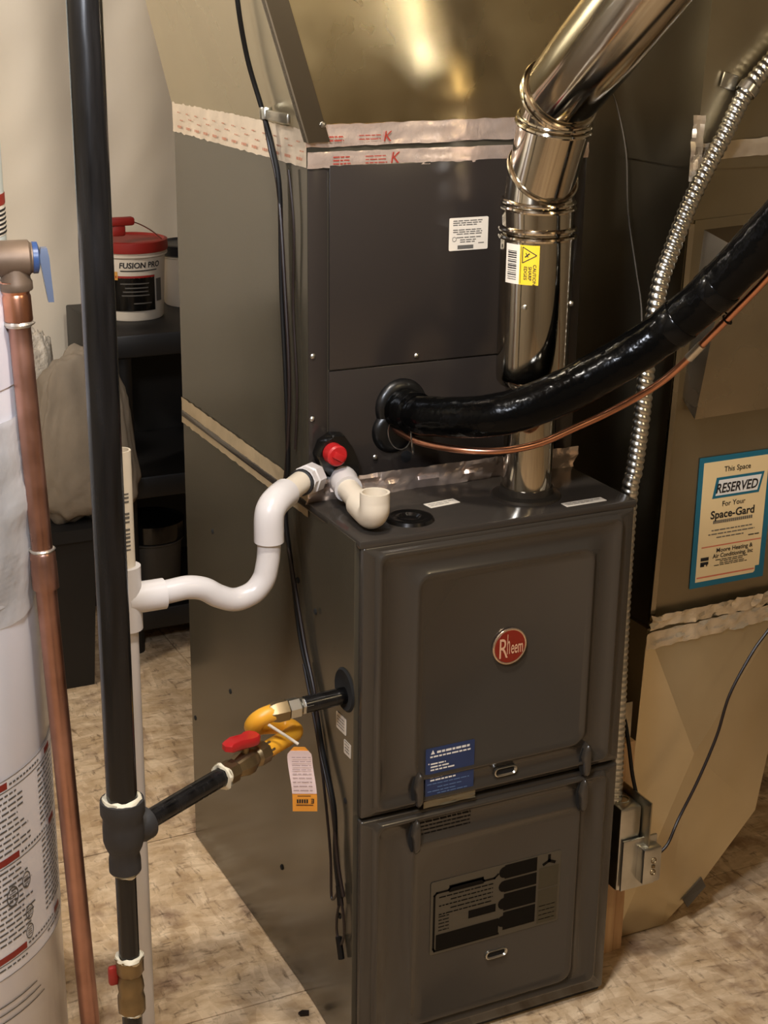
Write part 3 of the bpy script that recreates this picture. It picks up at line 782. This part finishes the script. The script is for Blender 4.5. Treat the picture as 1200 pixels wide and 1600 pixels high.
# sticker high on the duct
sh = Sheet((.712, YF-.0118, 1.472), (1, 0, .02), (0, 0, 1), .06, .12)
o = ob('white_sticker', sh.base(), paper, rd); mb = MB(); sh.rect(mb, .003, .06, .075, .079); ob('rule_line', mb, salmon, o)
mb = MB(); sh.rect(mb, .004, .014, .030, .046); sh.text(mb, 'N', .016, .031, .02); ob('printed_text', mb, black_ink, o)
# short collar plate and timber beside the furnace
ob('collar_plate', MB().box(.496, .546, .110, .116, .395, .462, .0008), galv, rd)
ob('collar_plate', MB().box(.455, .520, .112, .60, .46, .62, .0008), galv_flat, rd)
wp = tag(ob('wooden_post', MB().box(.498, .524, .088, .108, .0, .40, .0015).box(.525, .543, .090, .108, .0, .40, .0015), wood, loc=(.52, .11, 0)), 'upright pine post between furnace and return duct', 'post')

# ---------------------------------------------------------------- electrical box, conduit, cord
jb = thing('junction_box', 'small galvanized electrical box with fused switch on pine post', 'electrical box', (.515, .06, .15))
mb = MB().box(.478, .520, .028, .096, .165, .318, .006); ob('steel_box', mb, bare, jb)
ob('knockout', MB().torus((.499, .058, .3185), (0, 0, 1), .012, .0012, 24, 6), bare, jb)
ob('mounting_plate', MB().box(.522, .5245, .008, .098, .205, .330, .0005), galv_flat, jb)
ob('switch_cover', MB().box(.482, .548, .020, .0245, .17, .262, .001), bare, jb)
ob('switch_housing', MB().box(.5095, .5455, .0, .022, .186, .2505, .004), bare, jb)
mb = MB().torus((.529, -.0005, .228), (0, 1, 0), .0045, .001, 16, 6).torus((.529, -.0005, .206), (0, 1, 0), .0045, .001, 16, 6).box(.526, .532, -.002, 0, .214, .220, .0008)
ob('fuse_socket', mb, brass, jb)
COND = [(.93, .085, 2.21), (.91, .085, 1.80), (.80, .085, 1.585), (.725, .085, 1.507), (.688, .085, 1.471), (.651, .085, 1.431), (.622, .085, 1.377), (.593, .085, 1.326), (.564, .082, 1.276), (.535, .078, 1.211), (.514, .074, 1.156), (.498, .068, 1.053), (.489, .060, .967), (.479, .056, .885), (.473, .056, .841), (.474, .056, .631), (.478, .056, .498), (.484, .058, .336), (.486, .060, .322)]
cd = thing('flexible_conduit', 'ribbed silver flexible conduit running down between furnace and return duct', 'conduit', (.486, .06, .32))
def conduit():
    mb = MB(); P = resample(spline([Vector(p) for p in COND], 30), .0105/7); fr = frames(P); L = []; n = 14
    for i, (p, t, u, v) in enumerate(fr):
        s = i*.0105/7; ringp = []
        for k in range(n):
            th = 2*math.pi*k/n; ph = 2*math.pi*s/.0105+th
            R = .0112+.0021*abs(math.sin(ph/2))
            ringp.append(p+(u*math.cos(th)+v*math.sin(th))*R)
        L.append(ringp)
    mb.loops(L, True, True); return mb
ob('armour', conduit(), bare, cd, ang=80)
o = ob('conduit_strap', MB().lathe([(.0152, -.007), (.0160, -.006), (.0160, .006), (.0152, .007)], (.655, .085, 1.436), (.62, 0, .75), 20), bare, cd)
mb = MB().box(.618, .645, .098, .1015, 1.436, 1.458, .001, rot=Matrix.Rotation(.25, 3, 'Y')); ob('strap_ear', mb, bare, cd)
CORD = [(.548, .010, .232), (.565, .012, .245), (.596, .030, .272), (.629, .03, .336), (.66, .03, .412), (.679, .03, .483), (.717, .03, .55), (.746, .03, .585), (.79, .02, .65), (.90, -.02, .82), (1.02, 0, 1.2), (1.05, .05, 2.0), (1.05, .05, 2.21)]
pcord = thing('power_cord', 'thin black cord arcing from switch box up across the duct', 'cord', (.548, .01, .23))
ob('cord_jacket', MB().tube(CORD, .0026, 8, res=8), cable_brown, pcord)
CORD2 = [(.504, .088, .47), (.504, .070, .452), (.507, .058, .409), (.517, .058, .359), (.528, .058, .318), (.5335, .056, .275), (.5335, .05, .268)]
pc2 = thing('low_voltage_cable', 'short black cable dropping behind the furnace to electrical box', 'cable', (.533, .055, .25))
ob('cable_jacket', MB().tube(CORD2, .0034, 8, res=6), cable, pc2)
DW = [(.577, .324, 1.422), (.577, .302, 1.394), (.572, .264, 1.329), (.567, .242, 1.243), (.563, .205, 1.159), (.562, .182, 1.10), (.56, .17, 1.02)]
tag(ob('thin_wire', MB().tube(DW, .0012, 6, res=6), mat('grey_wire', S(90, 84, 76), rough=.5), loc=(.56, .17, 1.02)), 'thin grey wire hanging down the shadowed side of return duct', 'wire')

# ---------------------------------------------------------------- control wires on the left side
TW = [(-.071, .264, 1.62), (-.0665, .268, 1.553), (-.043, .296, 1.477), (-.020, .301, 1.407), (-.012, .283, 1.356), (-.008, .268, 1.296), (-.008, .264, 1.16), (-.008, .25, 1.021), (-.008, .245, .906), (-.008, .257, .822), (-.008, .236, .747), (-.008, .2, .635), (-.009, .152, .571), (-.012, .109, .495), (-.014, .062, .422), (-.014, .057, .339), (-.013, .045, .29)]
TW = [(-.150, .262, 1.95)]+TW
tw = thing('control_wire', 'long pair of thin black wires hanging down left side of furnace', 'wire', (-.013, .05, .2))
ob('wire', MB().tube(TW, .0036, 8, res=8), cable, tw)
tw2 = [Vector(p)+Vector((-.001, .014*math.sin(i*1.35)-.004, 0)) for i, p in enumerate(TW[4:])]
ob('wire', MB().tube(tw2, .0028, 8, res=8), cable_brown, tw)
tw3 = [(-.008, .235, 1.33), (-.006, .222, 1.25), (-.006, .226, 1.14), (-.006, .214, 1.02), (-.006, .222, .93)]
ob('wire', MB().tube(tw3, .0018, 6, res=8), cable_brown, tw)
lw = [(-.008, .19, .60), (-.009, .135, .50), (-.010, .105, .42), (-.011, .082, .33), (-.012, .075, .26), (-.013, .05, .285)]
ob('wire', MB().tube(lw, .0022, 8, res=8), cable_brown, tw)
ob('connector', MB().tube([(-.013, .047, .298), (-.013, .040, .268)], .0052, 8), cable, tw)
LP = [(-.013, .040, .282), (-.013, .053, .241), (-.013, .053, .212), (-.013, .039, .200), (-.013, .028, .222), (-.013, .029, .252), (-.013, .039, .280)]
ob('wire', MB().tube(LP, .0021, 8, res=8), cable_brown, tw)
ob('connector', MB().tube([(-.013, .047, .208), (-.013, .036, .176)], .0052, 8), cable, tw)
mb = MB().lathe([(.0085, -.008), (.0092, -.006), (.0092, .006), (.0085, .008)], (-.018, .292, 1.402), (0, .1, 1), 14)
mb.box(-.022, -.016, .205, .288, 1.394, 1.408, .002); ob('wire_clamp', mb, bare, tw)

# ---------------------------------------------------------------- condensate drain
dr = thing('condensate_drain', 'white plastic condensate trap curving from coil to upright drain pipe', 'drain pipe', (-.30, .085, 0))
R1 = .0163
ob('port_pipe', MB().tube([(.006, .176, .899), (-.030, .146, .904), (-.085, .098, .9)], R1, 20, smooth=False), pvc_cream, dr)
mb = MB(); d_ = Vector((-.035, -.030, .004)).normalized()
mb.lathe([(.018, 0), (.0225, .002), (.0225, .022), (.0205, .024), (.0205, .034), (.0165, .035)], (.002, .173, .900), d_, 8); ob('port_adapter', mb, pvc, dr)
ob('port_ring', MB().lathe([(.0165, 0), (.0195, .001), (.0195, .005), (.0165, .006)], Vector((.002, .173, .900))+d_*.037, d_, 20), blk_plastic, dr)
ob('street_elbow', MB().tube([(-.064, .117, .902), (-.084, .099, .900), (-.097, .089, .893), (-.1025, .085, .880), (-.103, .085, .846)], .0208, 22, res=8), pvc, dr)
TR = [(-.103, .085, .85), (-.1035, .085, .832), (-.106, .085, .812), (-.112, .085, .791), (-.128, .085, .774), (-.154, .085, .768), (-.178, .085, .777), (-.199, .085, .791), (-.221, .085, .797), (-.245, .085, .796), (-.268, .085, .794)]
ob('trap_bend', MB().tube(TR, R1, 20, res=8), pvc, dr)
ob('tee', MB().tube([(-.308, .085, .752), (-.308, .085, .842)], .0205, 22).tube([(-.308, .085, .794), (-.256, .085, .794)], .0212, 22), pvc, dr)
ob('standpipe', MB().tube([(-.308, .085, .0), (-.308, .085, .80)], .0142, 20, res=4), pvc, dr)
o = ob('vent_riser', MB().tube([(-.308, .085, .80), (-.308, .085, 1.002)], .0138, 20, res=4, inner=.82), pvc_cream, dr)
mb = MB(); cp2 = CylPrint((-.308, .085), .0142)
for k in range(16):
    z = .862+k*.0055
    if random.random() < .7: cp2.rect(mb, A(-100), A(-70), z, z+random.uniform(.002, .004))
ob('pipe_print', mb, grey_ink, o)
# spare drain elbow over the furnace top
se = thing('drain_stub', 'short open white plastic elbow over furnace top below red plug', 'pipe fitting', (.040, .10, .87))
ob('elbow', MB().tube([(.046, .176, .892), (.044, .160, .894), (.040, .146, .893), (.037, .128, .8905)], .0205, 22, res=8), pvc, se)
ob('pipe', MB().tube([(.038, .140, .891), (.030, .060, .884)], R1, 20), pvc_cream, se)
ob('open_elbow', MB().tube([(.0315, .078, .8855), (.030, .055, .8835), (.029, .035, .8835), (.0285, .024, .893), (.0285, .0235, .906), (.0285, .0235, .919)], .0208, 24, res=8, inner=.83), pvc_cream, se)

# ---------------------------------------------------------------- black gas pipe
GX, GY = -.3785, -.1
gp = thing('gas_pipe', 'black iron gas pipe rising beside furnace with tee and red valve', 'pipe', (GX, GY, 0))
ob('riser', MB().tube([(GX, GY, .585), (GX, GY, 2.40)], .0192, 24, res=40), black_pipe, gp)
def dring(p, ax_, R, r): ob('pipe_dope_ring', MB().torus(p, ax_, R, r, 26, 7, wob=.9), dope, gp)
te = MB().lathe([(.0195, .605), (.0275, .604), (.0282, .598), (.0282, .586), (.0252, .578), (.0262, .566), (.0262, .548), (.0235, .538), (.0190, .528), (.0205, .518), (.0205, .503), (.0145, .501)], (GX, GY, 0), n=28)
gd = Vector((.285, .158, .0)).normalized(); tz = .553
te.lathe([(.019, .0), (.019, .022), (.0225, .028), (.0225, .040), (.014, .0405)], (GX, GY, tz), gd, 24)
ob('tee', te, iron_cast, gp)
dring((GX, GY, .604), (0, 0, 1), .0215, .0036); dring((GX, GY, .500), (0, 0, 1), .0150, .0030)
B = Vector((GX, GY, tz))
ob('branch_nipple', MB().tube([B+gd*.036, B+gd*.192], .0132, 20), black_pipe, gp)
dring(B+gd*.041, gd, .0150, .0026); dring(B+gd*.190, gd, .0148, .0036)
# ball valve on the branch
ob('branch_valve', MB().lathe([(.0125, .190), (.0170, .191), (.0170, .212), (.0135, .216), (.0155, .222), (.0185, .232), (.0185, .244), (.0150, .252), (.0125, .258), (.0165, .262), (.0165, .280), (.0135, .282)], B, gd, 8), brass, gp)
ob('valve_stem', MB().tube([B+gd*.238+Vector((0, 0, .016)), B+gd*.238+Vector((0, 0, .036))], .006, 10), brass, gp)
hp = [(.000, -.012), (.010, -.014), (.020, -.010), (.024, .0), (.020, .010), (.010, .014), (.0, .012), (-.034, .011), (-.052, .009), (-.057, .0), (-.052, -.009), (-.034, -.011)]
gs = Vector((-gd.y, gd.x, 0)); hc = B+gd*.238+Vector((0, 0, .026))
L_ = []
for s, zz in ((.92, 0), (1.0, .002), (1.0, .010), (.9, .0125), (.6, .012)):
    L_.append([hc+gd*(a*.82*s+.006)+gs*(b*s)+Vector((0, 0, zz+(.006 if a < -.03 else 0))) for a, b in hp])
ob('red_handle', MB().loops(L_, True, True), red_plastic, gp)
# lower leg
ob('drop_pipe', MB().tube([(GX, GY, .36), (GX, GY, .51)], .0134, 20), black_pipe, gp)
dring((GX, GY, .372), (0, 0, 1), .0150, .0036)
ob('lower_valve', MB().lathe([(.013, .374), (.0185, .373), (.0185, .352), (.0150, .346), (.0170, .338), (.0180, .328), (.0160, .318), (.0185, .312), (.0185, .292), (.0135, .290)], (GX, GY, 0), (0, 0, 1), 10), brass, gp)
ob('red_handle', MB().box(GX-.027, GX-.012, GY+.004, GY+.014, .330, .358, .004), red_lid, gp)
dring((GX, GY, .290), (0, 0, 1), .0150, .0022)
ob('bottom_pipe', MB().tube([(GX, GY, .0), (GX, GY, .293)], .0134, 20), black_pipe, gp)

# flexible gas connector
gc = thing('gas_connector', 'short yellow flexible gas connector with orange tag beside furnace', 'gas connector', (-.10, .05, .50))
ob('furnace_nipple', MB().tube([(.004, .043, .612), (-.070, .043, .6085)], .0125, 20), black_pipe, gc)
ob('hex_fitting', MB().lathe([(.010, .058), (.0125, .059), (.0125, .074), (.010, .075), (.0148, .078), (.0148, .094), (.011, .096)], (0, .043, .6115), (-1, 0, -.045), 6), bare, gc)
ob('flare_nut', MB().lathe([(.010, .094), (.0160, .096), (.0160, .112), (.0130, .122), (.011, .124)], (0, .043, .6115), (-1, 0, -.045), 6), brass, gc)
v_end = B+gd*.282
FX = [(-.112, .043, .606), (-.126, .043, .605), (-.137, .045, .600), (-.142, .052, .590), (-.139, .064, .579), (-.128, .080, .570), (-.105, .094, .561), (-.082, .095, .555), (-.0715, .085, .5535), (-.076, .069, .553), v_end+gd*.012, v_end]
fxs = spline([Vector(p) for p in FX], 8)
ob('flex_tube', MB().tube(FX, lambda t, th, s: .0126, 16, res=14), yellow, gc, ang=80)
ob('end_fitting', MB().lathe([(.0110, .282), (.0135, .283), (.0135, .290), (.011, .292)], B, gd, 6), brass, gc)
ob('tag_string', MB().tube([(-.128, .032, .595), (-.110, .028, .580), (-.096, .028, .5675), (-.087, .024, .560)], .0022, 8, res=6), paper, gc)
def tagstrip(t0, t1, m_, nm):
    mb = MB(); rows = []
    for i in range(13):
        t = t0+(t1-t0)*i/12
        c = Vector((-.086+.004*t, .022-.012*t+.003*math.sin(t*7), .556-.098*t)); hw = .0175*(1 if t > .12 else (.45+4.5*t))
        xd = Vector((.90, -.42, .0)).normalized()
        rows.append([c-xd*hw, c+xd*hw])
    n = [rw for rw in rows]; off_ = Vector((-.3, -.9, .1)).normalized()*.0005
    mb.loops([[a+off_, b+off_, b-off_, a-off_] for a, b in n], True, True)
    return ob(nm, mb, m_, gc, ang=60)
tg = tagstrip(0, 1, orange_tag, 'tag')
tp = tagstrip(.06, .70, paper_pink, 'tag_paper')
for v in tp.data.vertices: v.co += Vector((-.3, -.9, .1)).normalized()*.0007; 
xd = Vector((.90, -.42, 0)).normalized()
o_ = Vector((-.0825, .0115, .4665)); shp = Sheet(o_-xd*.0175+Vector((-.3, -.9, .1)).normalized()*.0022, xd, (0, 0, 1), .035, .03)
mb = MB(); text_into(mb, 'E', shp.p(.031, .0125, 0), -xd, (0, 0, -1), .010, off=.02)
for k in range(5): shp.rect(mb, .006+k*.0034, .0084+k*.0034, .0058, .0118, 0)
shp.rect(mb, .005, .029, .002, .0032, 0); shp.rect(mb, .007, .026, .0165, .0175, 0)
ob('printed_text', mb, black_ink, tg)
mb = MB(); o_ = Vector((-.0845, .017, .52)); shp = Sheet(o_-xd*.0175+Vector((-.3, -.9, .1)).normalized()*.0040, xd, (0, .12, 1), .035, .05)
for k in range(9): shp.words(mb, .004, .031, -.028+k*.0062, .0011, n=0)
ob('fine_print', mb, mat('soft_grey_ink', S(150, 128, 126), rough=.6), tg)

# ---------------------------------------------------------------- copper water pipe
cw = thing('copper_pipe', 'upright copper water pipe with blue handled valve between heater and gas pipe', 'pipe', (-.372, .14, 0))
ctop = Vector((-.4165, .14, 1.20)); cbot = Vector((-.3725, .14, 0.0)); cdir = (ctop-cbot).normalized()
ob('tube', MB().tube([cbot, ctop], .0143, 22, res=10), copper, cw)
q = cbot+(ctop-cbot)*(.835/1.2)
ob('coupling', MB().lathe([(.0144, -.030), (.0178, -.029), (.0178, .006), (.0172, .008), (.0172, .020), (.0146, .024)], q, cdir, 22), copper, cw)
ob('solder_ring', MB().torus(q+cdir*.026, cdir, .0150, .0022, 24, 6, wob=.5), solder, cw)
q = ctop
ob('top_fitting', MB().lathe([(.0145, -.032), (.0180, -.030), (.0180, .000), (.0165, .004), (.0190, .010), (.0190, .020), (.016, .022)], q, cdir, 22), copper_bright, cw)
ob('solder_ring', MB().torus(q-cdir*.034, cdir, .0158, .0034, 24, 6, wob=.6), solder, cw)
vb = Vector((-.4170, .14, 1.248))
vbm = MB().lathe([(.0205, -.10), (.0205, -.03), (.0225, -.02), (.0225, .018), (.0190, .021), (.0190, .0235)], vb, (1, -.15, .0), 22, True, True)
vbm.lathe([(.0195, -.040), (.0205, -.038), (.0205, -.030), (.0185, -.026), (.0185, .0)], vb, cdir, 22)
ob('valve_body', vbm, brass_dull, cw)
va = Vector((1, -.15, 0)).normalized()
ob('valve_cap', MB().lathe([(.018, .022), (.0198, .023), (.0198, .029), (.014, .031), (.0001, .031)], vb, va, 22), blue_handle, cw)
hb_ = vb+va*.033
mb = MB(); L_ = []
for t, w, th in ((-.012, .007, .004), (0, .009, .006), (.02, .008, .005), (.045, .0075, .004), (.056, .0065, .0035)):
    c = hb_+Vector((0, 0, -t))+va*(.004+.10*max(t, 0)); s_ = Vector((.15, 1, 0)).normalized()
    L_.append([c-s_*w-va*th, c+s_*w-va*th, c+s_*w+va*th, c-s_*w+va*th])
mb.loops(L_, True, True); ob('valve_handle', mb, mat('blue_grey_handle', S(84, 94, 114), rough=.3), cw)

# ---------------------------------------------------------------- water heater
TX, TY, TR_ = -.629, .30, .25
wh = thing('water_heater', 'white cylindrical water heater tank with printed red and black warning label', 'water heater', (TX, TY, 0))
ob('tank', MB().lathe([(.235, 0), (TR_, .02), (TR_, 1.214), (TR_-.006, 1.221), (.15, 1.225), (.0001, 1.226)], (TX, TY, 0), n=72), tank_white, wh)
lab = ob('warning_label', cyl_sheet((TX, TY), TR_+.0006, A(-112), A(-15), .258, .558, 40), mat('label_white', S(228, 222, 218), rough=.5), wh)
cpt = CylPrint((TX, TY), TR_+.0014)
mr, mk, mg = MB(), MB(), MB()
for z, ra in ((.543, -54), (.431, -50.5), (.283, -50)):
    cpt.rect(mr, A(-100), A(ra), z, z+.010, 8); cpt.rect(mr, A(-30), A(-24), z, z+.009, 2)
    cpt.rect(mk, A(-100), A(-17), z-.0035, z-.0022, 20)
    for a in range(0, 30, 3): cpt.rect(mk, A(ra+1+a*.6), A(ra+1+a*.6+1.2), z+.003, z+.006)
    for k in range(14):
        zz = z-.011-k*.0085
        if zz < .264 or any(o_ < z and zz < o_+.012 for o_ in (.431, .283)): break
        for a0, a1 in ((-96, -44), (-37, -21)):
            a = a0
            stop = a1-random.choice((0, 1, 3, 6)) if a0 < -50 else a1
            while a < stop:
                e = min(a+random.uniform(1.4, 4), stop); cpt.rect(mk, A(a), A(e), zz, zz+.0026, 1); a = e+.6
cpt.rect(mk, A(-100), A(-16), .2585, .2595, 20); cpt.rect(mk, A(-100), A(-16), .5565, .5575, 20)
for (a, z, r_) in ((-55, .378, .016), (-48, .388, .013), (-47.5, .335, .012), (-48, .305, .012)):
    for k in range(16):
        t0 = 2*math.pi*k/16; t1 = t0+.42
        pts = []
        for t, rr_ in ((t0, r_), (t1, r_), (t1, r_*.84), (t0, r_*.84)):
            an = A(a)+rr_*.75*math.cos(t)/TR_; pts.append(Vector((TX+(TR_+.0016)*math.cos(an), TY+(TR_+.0016)*math.sin(an), z+rr_*math.sin(t))))
        mg.quad(*pts)
    for k in range(4): cpt.rect(mg, A(a)-r_*.4/TR_, A(a)+r_*.4/TR_, z-.006+k*.0035, z-.0048+k*.0035, 1)
ob('red_headings', mr, red_ink, lab); ob('printed_text', mk, grey_ink, lab); ob('printed_figures', mg, grey_ink, lab)
mk = MB()
for k in range(3): cpt.rect(mk, A(-78), A(-46+2*k), .215-k*.013, .217-k*.013, 8)
ob('serial_print', mk, grey_ink, wh)
# manual pouch taped to the tank
mb = MB(); rows = []
for i in range(17):
    a = A(-112+i*5.9); row = []
    for j in range(24):
        t = j/23
        zb = .775+.004*math.sin(i)+(.03 if i > 14 else 0)
        z = 1.045+(zb-1.045)*t
        f = .004+.009*math.sin(math.pi*min(1, t*1.1))+.005*noise.noise(Vector((i*.45, j*.35, 1)))+.003*noise.noise(Vector((i*1.3, j*1.1, 4)))
        row.append(Vector((TX+(TR_+f)*math.cos(a), TY+(TR_+f)*math.sin(a), z)))
    rows.append(row)
mb.loops(rows, closed=False)
pch = ob('manual_pouch', mb, clear, wh, ang=80, label='crumpled clear pouch of manuals')
ob('manual', cyl_sheet((TX, TY), TR_+.003, A(-100), A(-34), .80, 1.0, 20), mat('manual_paper', S(196, 194, 192), rough=.6), pch)
mb = MB(); cpm = CylPrint((TX, TY), TR_+.004)
for k in range(9): cpm.rect(mb, A(-60), A(-42+k*.4), .81+k*.007, .8125+k*.007, 3)
ob('printed_text', mb, grey_ink, pch)
ob('access_cover', cyl_sheet((TX, TY), TR_+.002, A(-100), A(-35.5), 1.085, 1.19, 16), mat('cover_white', S(224, 222, 228), rough=.3), wh)

EX, EY, ER = -.478, .36, .10
et = thing('expansion_tank', 'pale cylinder with red and black label above copper pipe valve', 'tank', (EX, EY, 1.227))
ob('shell', MB().lathe([(.03, 1.227), (.09, 1.228), (ER, 1.234), (ER, 1.63), (.085, 1.66), (.02, 1.68)], (EX, EY, 0), n=44, cap0=True, cap1=True), mat('pale_enamel', S(190, 196, 190), rough=.35), et)
o = ob('label', cyl_sheet((EX, EY), ER+.0006, A(-100), A(-5), 1.25, 1.305, 24), paper, et)
mb = MB(); cpe = CylPrint((EX, EY), ER+.0012); cpe.rect(mb, A(-40), A(-12), 1.290, 1.305, 4); ob('red_mark', mb, red_ink, o)
mb = MB()
for k in range(6): cpe.rect(mb, A(-38), A(-14), 1.252+k*.006, 1.2550+k*.006, 3)
ob('printed_text', mb, black_ink, o)

# ---------------------------------------------------------------- storage behind the furnace
shf = thing('storage_shelf', 'black plastic storage shelf unit behind furnace by plastic covered wall', 'shelf', (.35, 1.80, 0))
sx0, sx1, sy0, sy1 = .128, .80, 1.62, 2.02
for z0, z1 in ((.745, .800), (.40, .455), (.06, .115)):
    o = ob('shelf_board', MB().box(sx0, sx1, sy0, sy1, z0, z1, .006), blk_plastic, shf)
for x in (sx0+.03, sx1-.03):
    for y in (sy0+.03, sy1-.03):
        ob('leg', MB().lathe([(.024, 0), (.024, .06), (.019, .08), (.019, .74), (.024, .76)], (x, y, 0), n=16, cap0=True, cap1=True), blk_plastic, shf)
ob('back_panel', MB().box(sx0+.01, sx1-.01, sy1-.012, sy1-.004, .05, .78), blk_plastic, shf)
ob('raised_edge', MB().box(sx0-.004, sx0+.010, sy0+.22, sy1, .66, .800, .004), blk_plastic, shf)

def bucket(name, label, c, z0, r0, r1, h, mbody, mlid, lidr, lidh, group=None):
    b = thing(name, label, 'bucket', (c[0], c[1], z0), group)
    rb = lambda t: r0+(r1-r0)*t
    prof = [(.0001, .002), (r0*.96, 0), (r0, .004), (rb(.855), h*.855), (rb(.87)+.004, h*.865), (rb(.87)+.006, h*.875), (rb(.89)+.006, h*.895), (rb(.9), h*.90), (r1, h)]
    ob('pail', MB().lathe(prof, (c[0], c[1], z0), n=44), mbody, b)
    ob('lid', MB().lathe([(r1-.002, h-.012), (lidr, h-.012), (lidr+.001, h-.006), (lidr, h+lidh), (lidr-.006, h+lidh+.002), (lidr-.012, h+lidh-.003), (.0001, h+lidh-.004)], (c[0], c[1], z0), n=44), mlid, b)
    return b
bk = bucket('bucket', 'white bucket with red lid, wire handle and black label on shelf', (.240, 1.83), .8005, .075, .083, .175, white_plastic, red_lid, .089, .012, 'buckets on the storage shelf')
bc = (.240, 1.83)
cpb = CylPrint(bc, .0800)
ob('black_label', cyl_sheet(bc, .0797, A(-172), A(-64), .826, .905, 30), blk_gloss, bk)
mb = MB(); cpb = CylPrint(bc, .0806)
cpb.rect(mb, A(-172), A(-64), .905, .910, 20); ob('red_stripe', mb, red_lid, bk)
mb = MB(); cpb = CylPrint(bc, .0822); cpb.text(mb, 'FUSION PRO', A(-127), 0.9290, .0185, shear=.12, off=.025, sx=1.0)
cpb.rect(mb, A(-125), A(-60), .921, .9235, 10)
ob('lettering', mb, black_ink, bk)
mb = MB(); cpb = CylPrint(bc, .0806)
for z, a0, a1 in ((.890, -126, -76), (.880, -118, -78), (.871, -122, -78), (.862, -124, -76), (.843, -104, -72)): cpb.rect(mb, A(a0), A(a1), z, z+.0028, 8)
ob('label_text', mb, grey_ink, bk)
mb = MB(); cpb.rect(mb, A(-146), A(-130), .900, .920, 3); ob('seal_mark', mb, mat('gold_seal', S(206, 150, 70), rough=.4), bk)
mb = MB(); cpb = CylPrint(bc, .0806); cpb.rect(mb, A(-61), A(-48), .846, .900, 3); ob('side_print', mb, grey_ink, bk)
ob('wire_handle', MB().tube([(.155, 1.83, .955), (.163, 1.805, 1.000), (.185, 1.785, 1.030), (.225, 1.775, 1.036), (.275, 1.785, 1.013), (.321, 1.81, .975), (.327, 1.83, .955)], .0016, 6, res=8), bare, bk)
mb = MB().box(.170, .236, 1.767, 1.789, 1.026, 1.046, .006).box(.182, .214, 1.771, 1.785, 1.002, 1.028, .005); ob('handle_grip', mb, red_lid, bk)
bucket('bucket', 'pale bucket with dark lid partly hidden behind coil cabinet on shelf', (.425, 1.925), .8005, .070, .078, .140, white_plastic, mat('dark_blue_lid', S(24, 26, 34), rough=.4), .084, .012, 'buckets on the storage shelf')
bucket('bucket', 'grey bucket with black lid on bottom shelf behind white drain pipe', (.235, 1.735), .1155, .068, .076, .165, mat('grey_pail', S(64, 60, 54), rough=.5, var=.1), blk_gloss, .084, .03, 'buckets on the storage shelf')

tag(ob('storage_tote', MB().loops([[Vector(p) for p in ((x0, y0, z), (x1, y0, z), (x1, y1, z), (x0, y1, z))] for x0, x1, y0, y1, z in ((-.30, .012, 1.50, 1.86, .001), (-.33, .028, 1.48, 1.88, .37), (-.34, .034, 1.47, 1.89, .371), (-.34, .034, 1.47, 1.89, .40), (-.32, .02, 1.49, 1.87, .405))], True, True), blk_plastic, loc=(-.15, 1.67, 0)), 'black plastic storage tote on floor under the tan cloth bag', 'storage bin', 'black storage totes')
for k, zz in enumerate((0.0, .41)):  # out of view, added so the furnace's left side reflects something dark
    tag(ob('storage_tote', MB().loops([[Vector(p) for p in ((x0, y0, z+zz), (x1, y0, z+zz), (x1, y1, z+zz), (x0, y1, z+zz))] for x0, x1, y0, y1, z in ((-1.16, -.60, 1.42, 1.82, .001), (-1.18, -.575, 1.40, 1.84, .37), (-1.19, -.57, 1.39, 1.85, .371), (-1.19, -.57, 1.39, 1.85, .40), (-1.17, -.59, 1.41, 1.83, .405))], True, True), blk_plastic, loc=(-.88, 1.6, zz)), ('unseen black tote added on floor far left for dark side reflection', 'unseen upper black tote added far left for dark side reflection')[k], 'storage bin', 'black storage totes')
def lump(c, sx, sy, sz, seed, n=28, amp=.12, taper=.25):
    b = bmesh.new(); bmesh.ops.create_icosphere(b, subdivisions=5, radius=1)
    for v in b.verts:
        p = v.co.copy(); f = 1+amp*noise.noise(p*1.7+Vector((seed, 0, 0)))+amp*.6*noise.noise(Vector((p.x*5, p.y*5, p.z*1.4))+Vector((0, seed, 0)))+amp*.3*noise.noise(p*9)
        k = 1+taper*(-p.z)
        q = Vector((math.copysign(abs(p.x)**.75, p.x), math.copysign(abs(p.y)**.75, p.y), math.copysign(abs(p.z)**.7, p.z)))
        v.co = Vector((c[0]+q.x*sx*f*k, c[1]+q.y*sy*f*k, c[2]+q.z*sz*f))
    m_ = MB(); m_._merge(b); return m_
tag(ob('cloth_bag', lump((.020, 1.53, .605), .118, .055, .195, 3), tan_bag, loc=(.02, 1.53, .41), ang=80), 'slumped tan cloth bag standing on black tote left of shelf', 'bag')
tag(ob('bubble_wrap', lump((-.055, 1.66, .635), .055, .05, .20, 9, amp=.14, taper=-.05), bubble, loc=(-.055, 1.66, .41), ang=80), 'pale clump of bubble wrap beside copper pipe and tan bag', 'packaging')

# scrap on the floor
tag(ob('floor_scrap', MB().prism([(-.033, .150, .0005), (-.020, .146, .0005), (-.016, .155, .0005), (-.026, .160, .0005), (-.034, .157, .0005)], (0, 0, .004)), cable_brown, loc=(-.025, .153, 0)), 'small dark scrap on floor by furnace front left corner', 'debris')
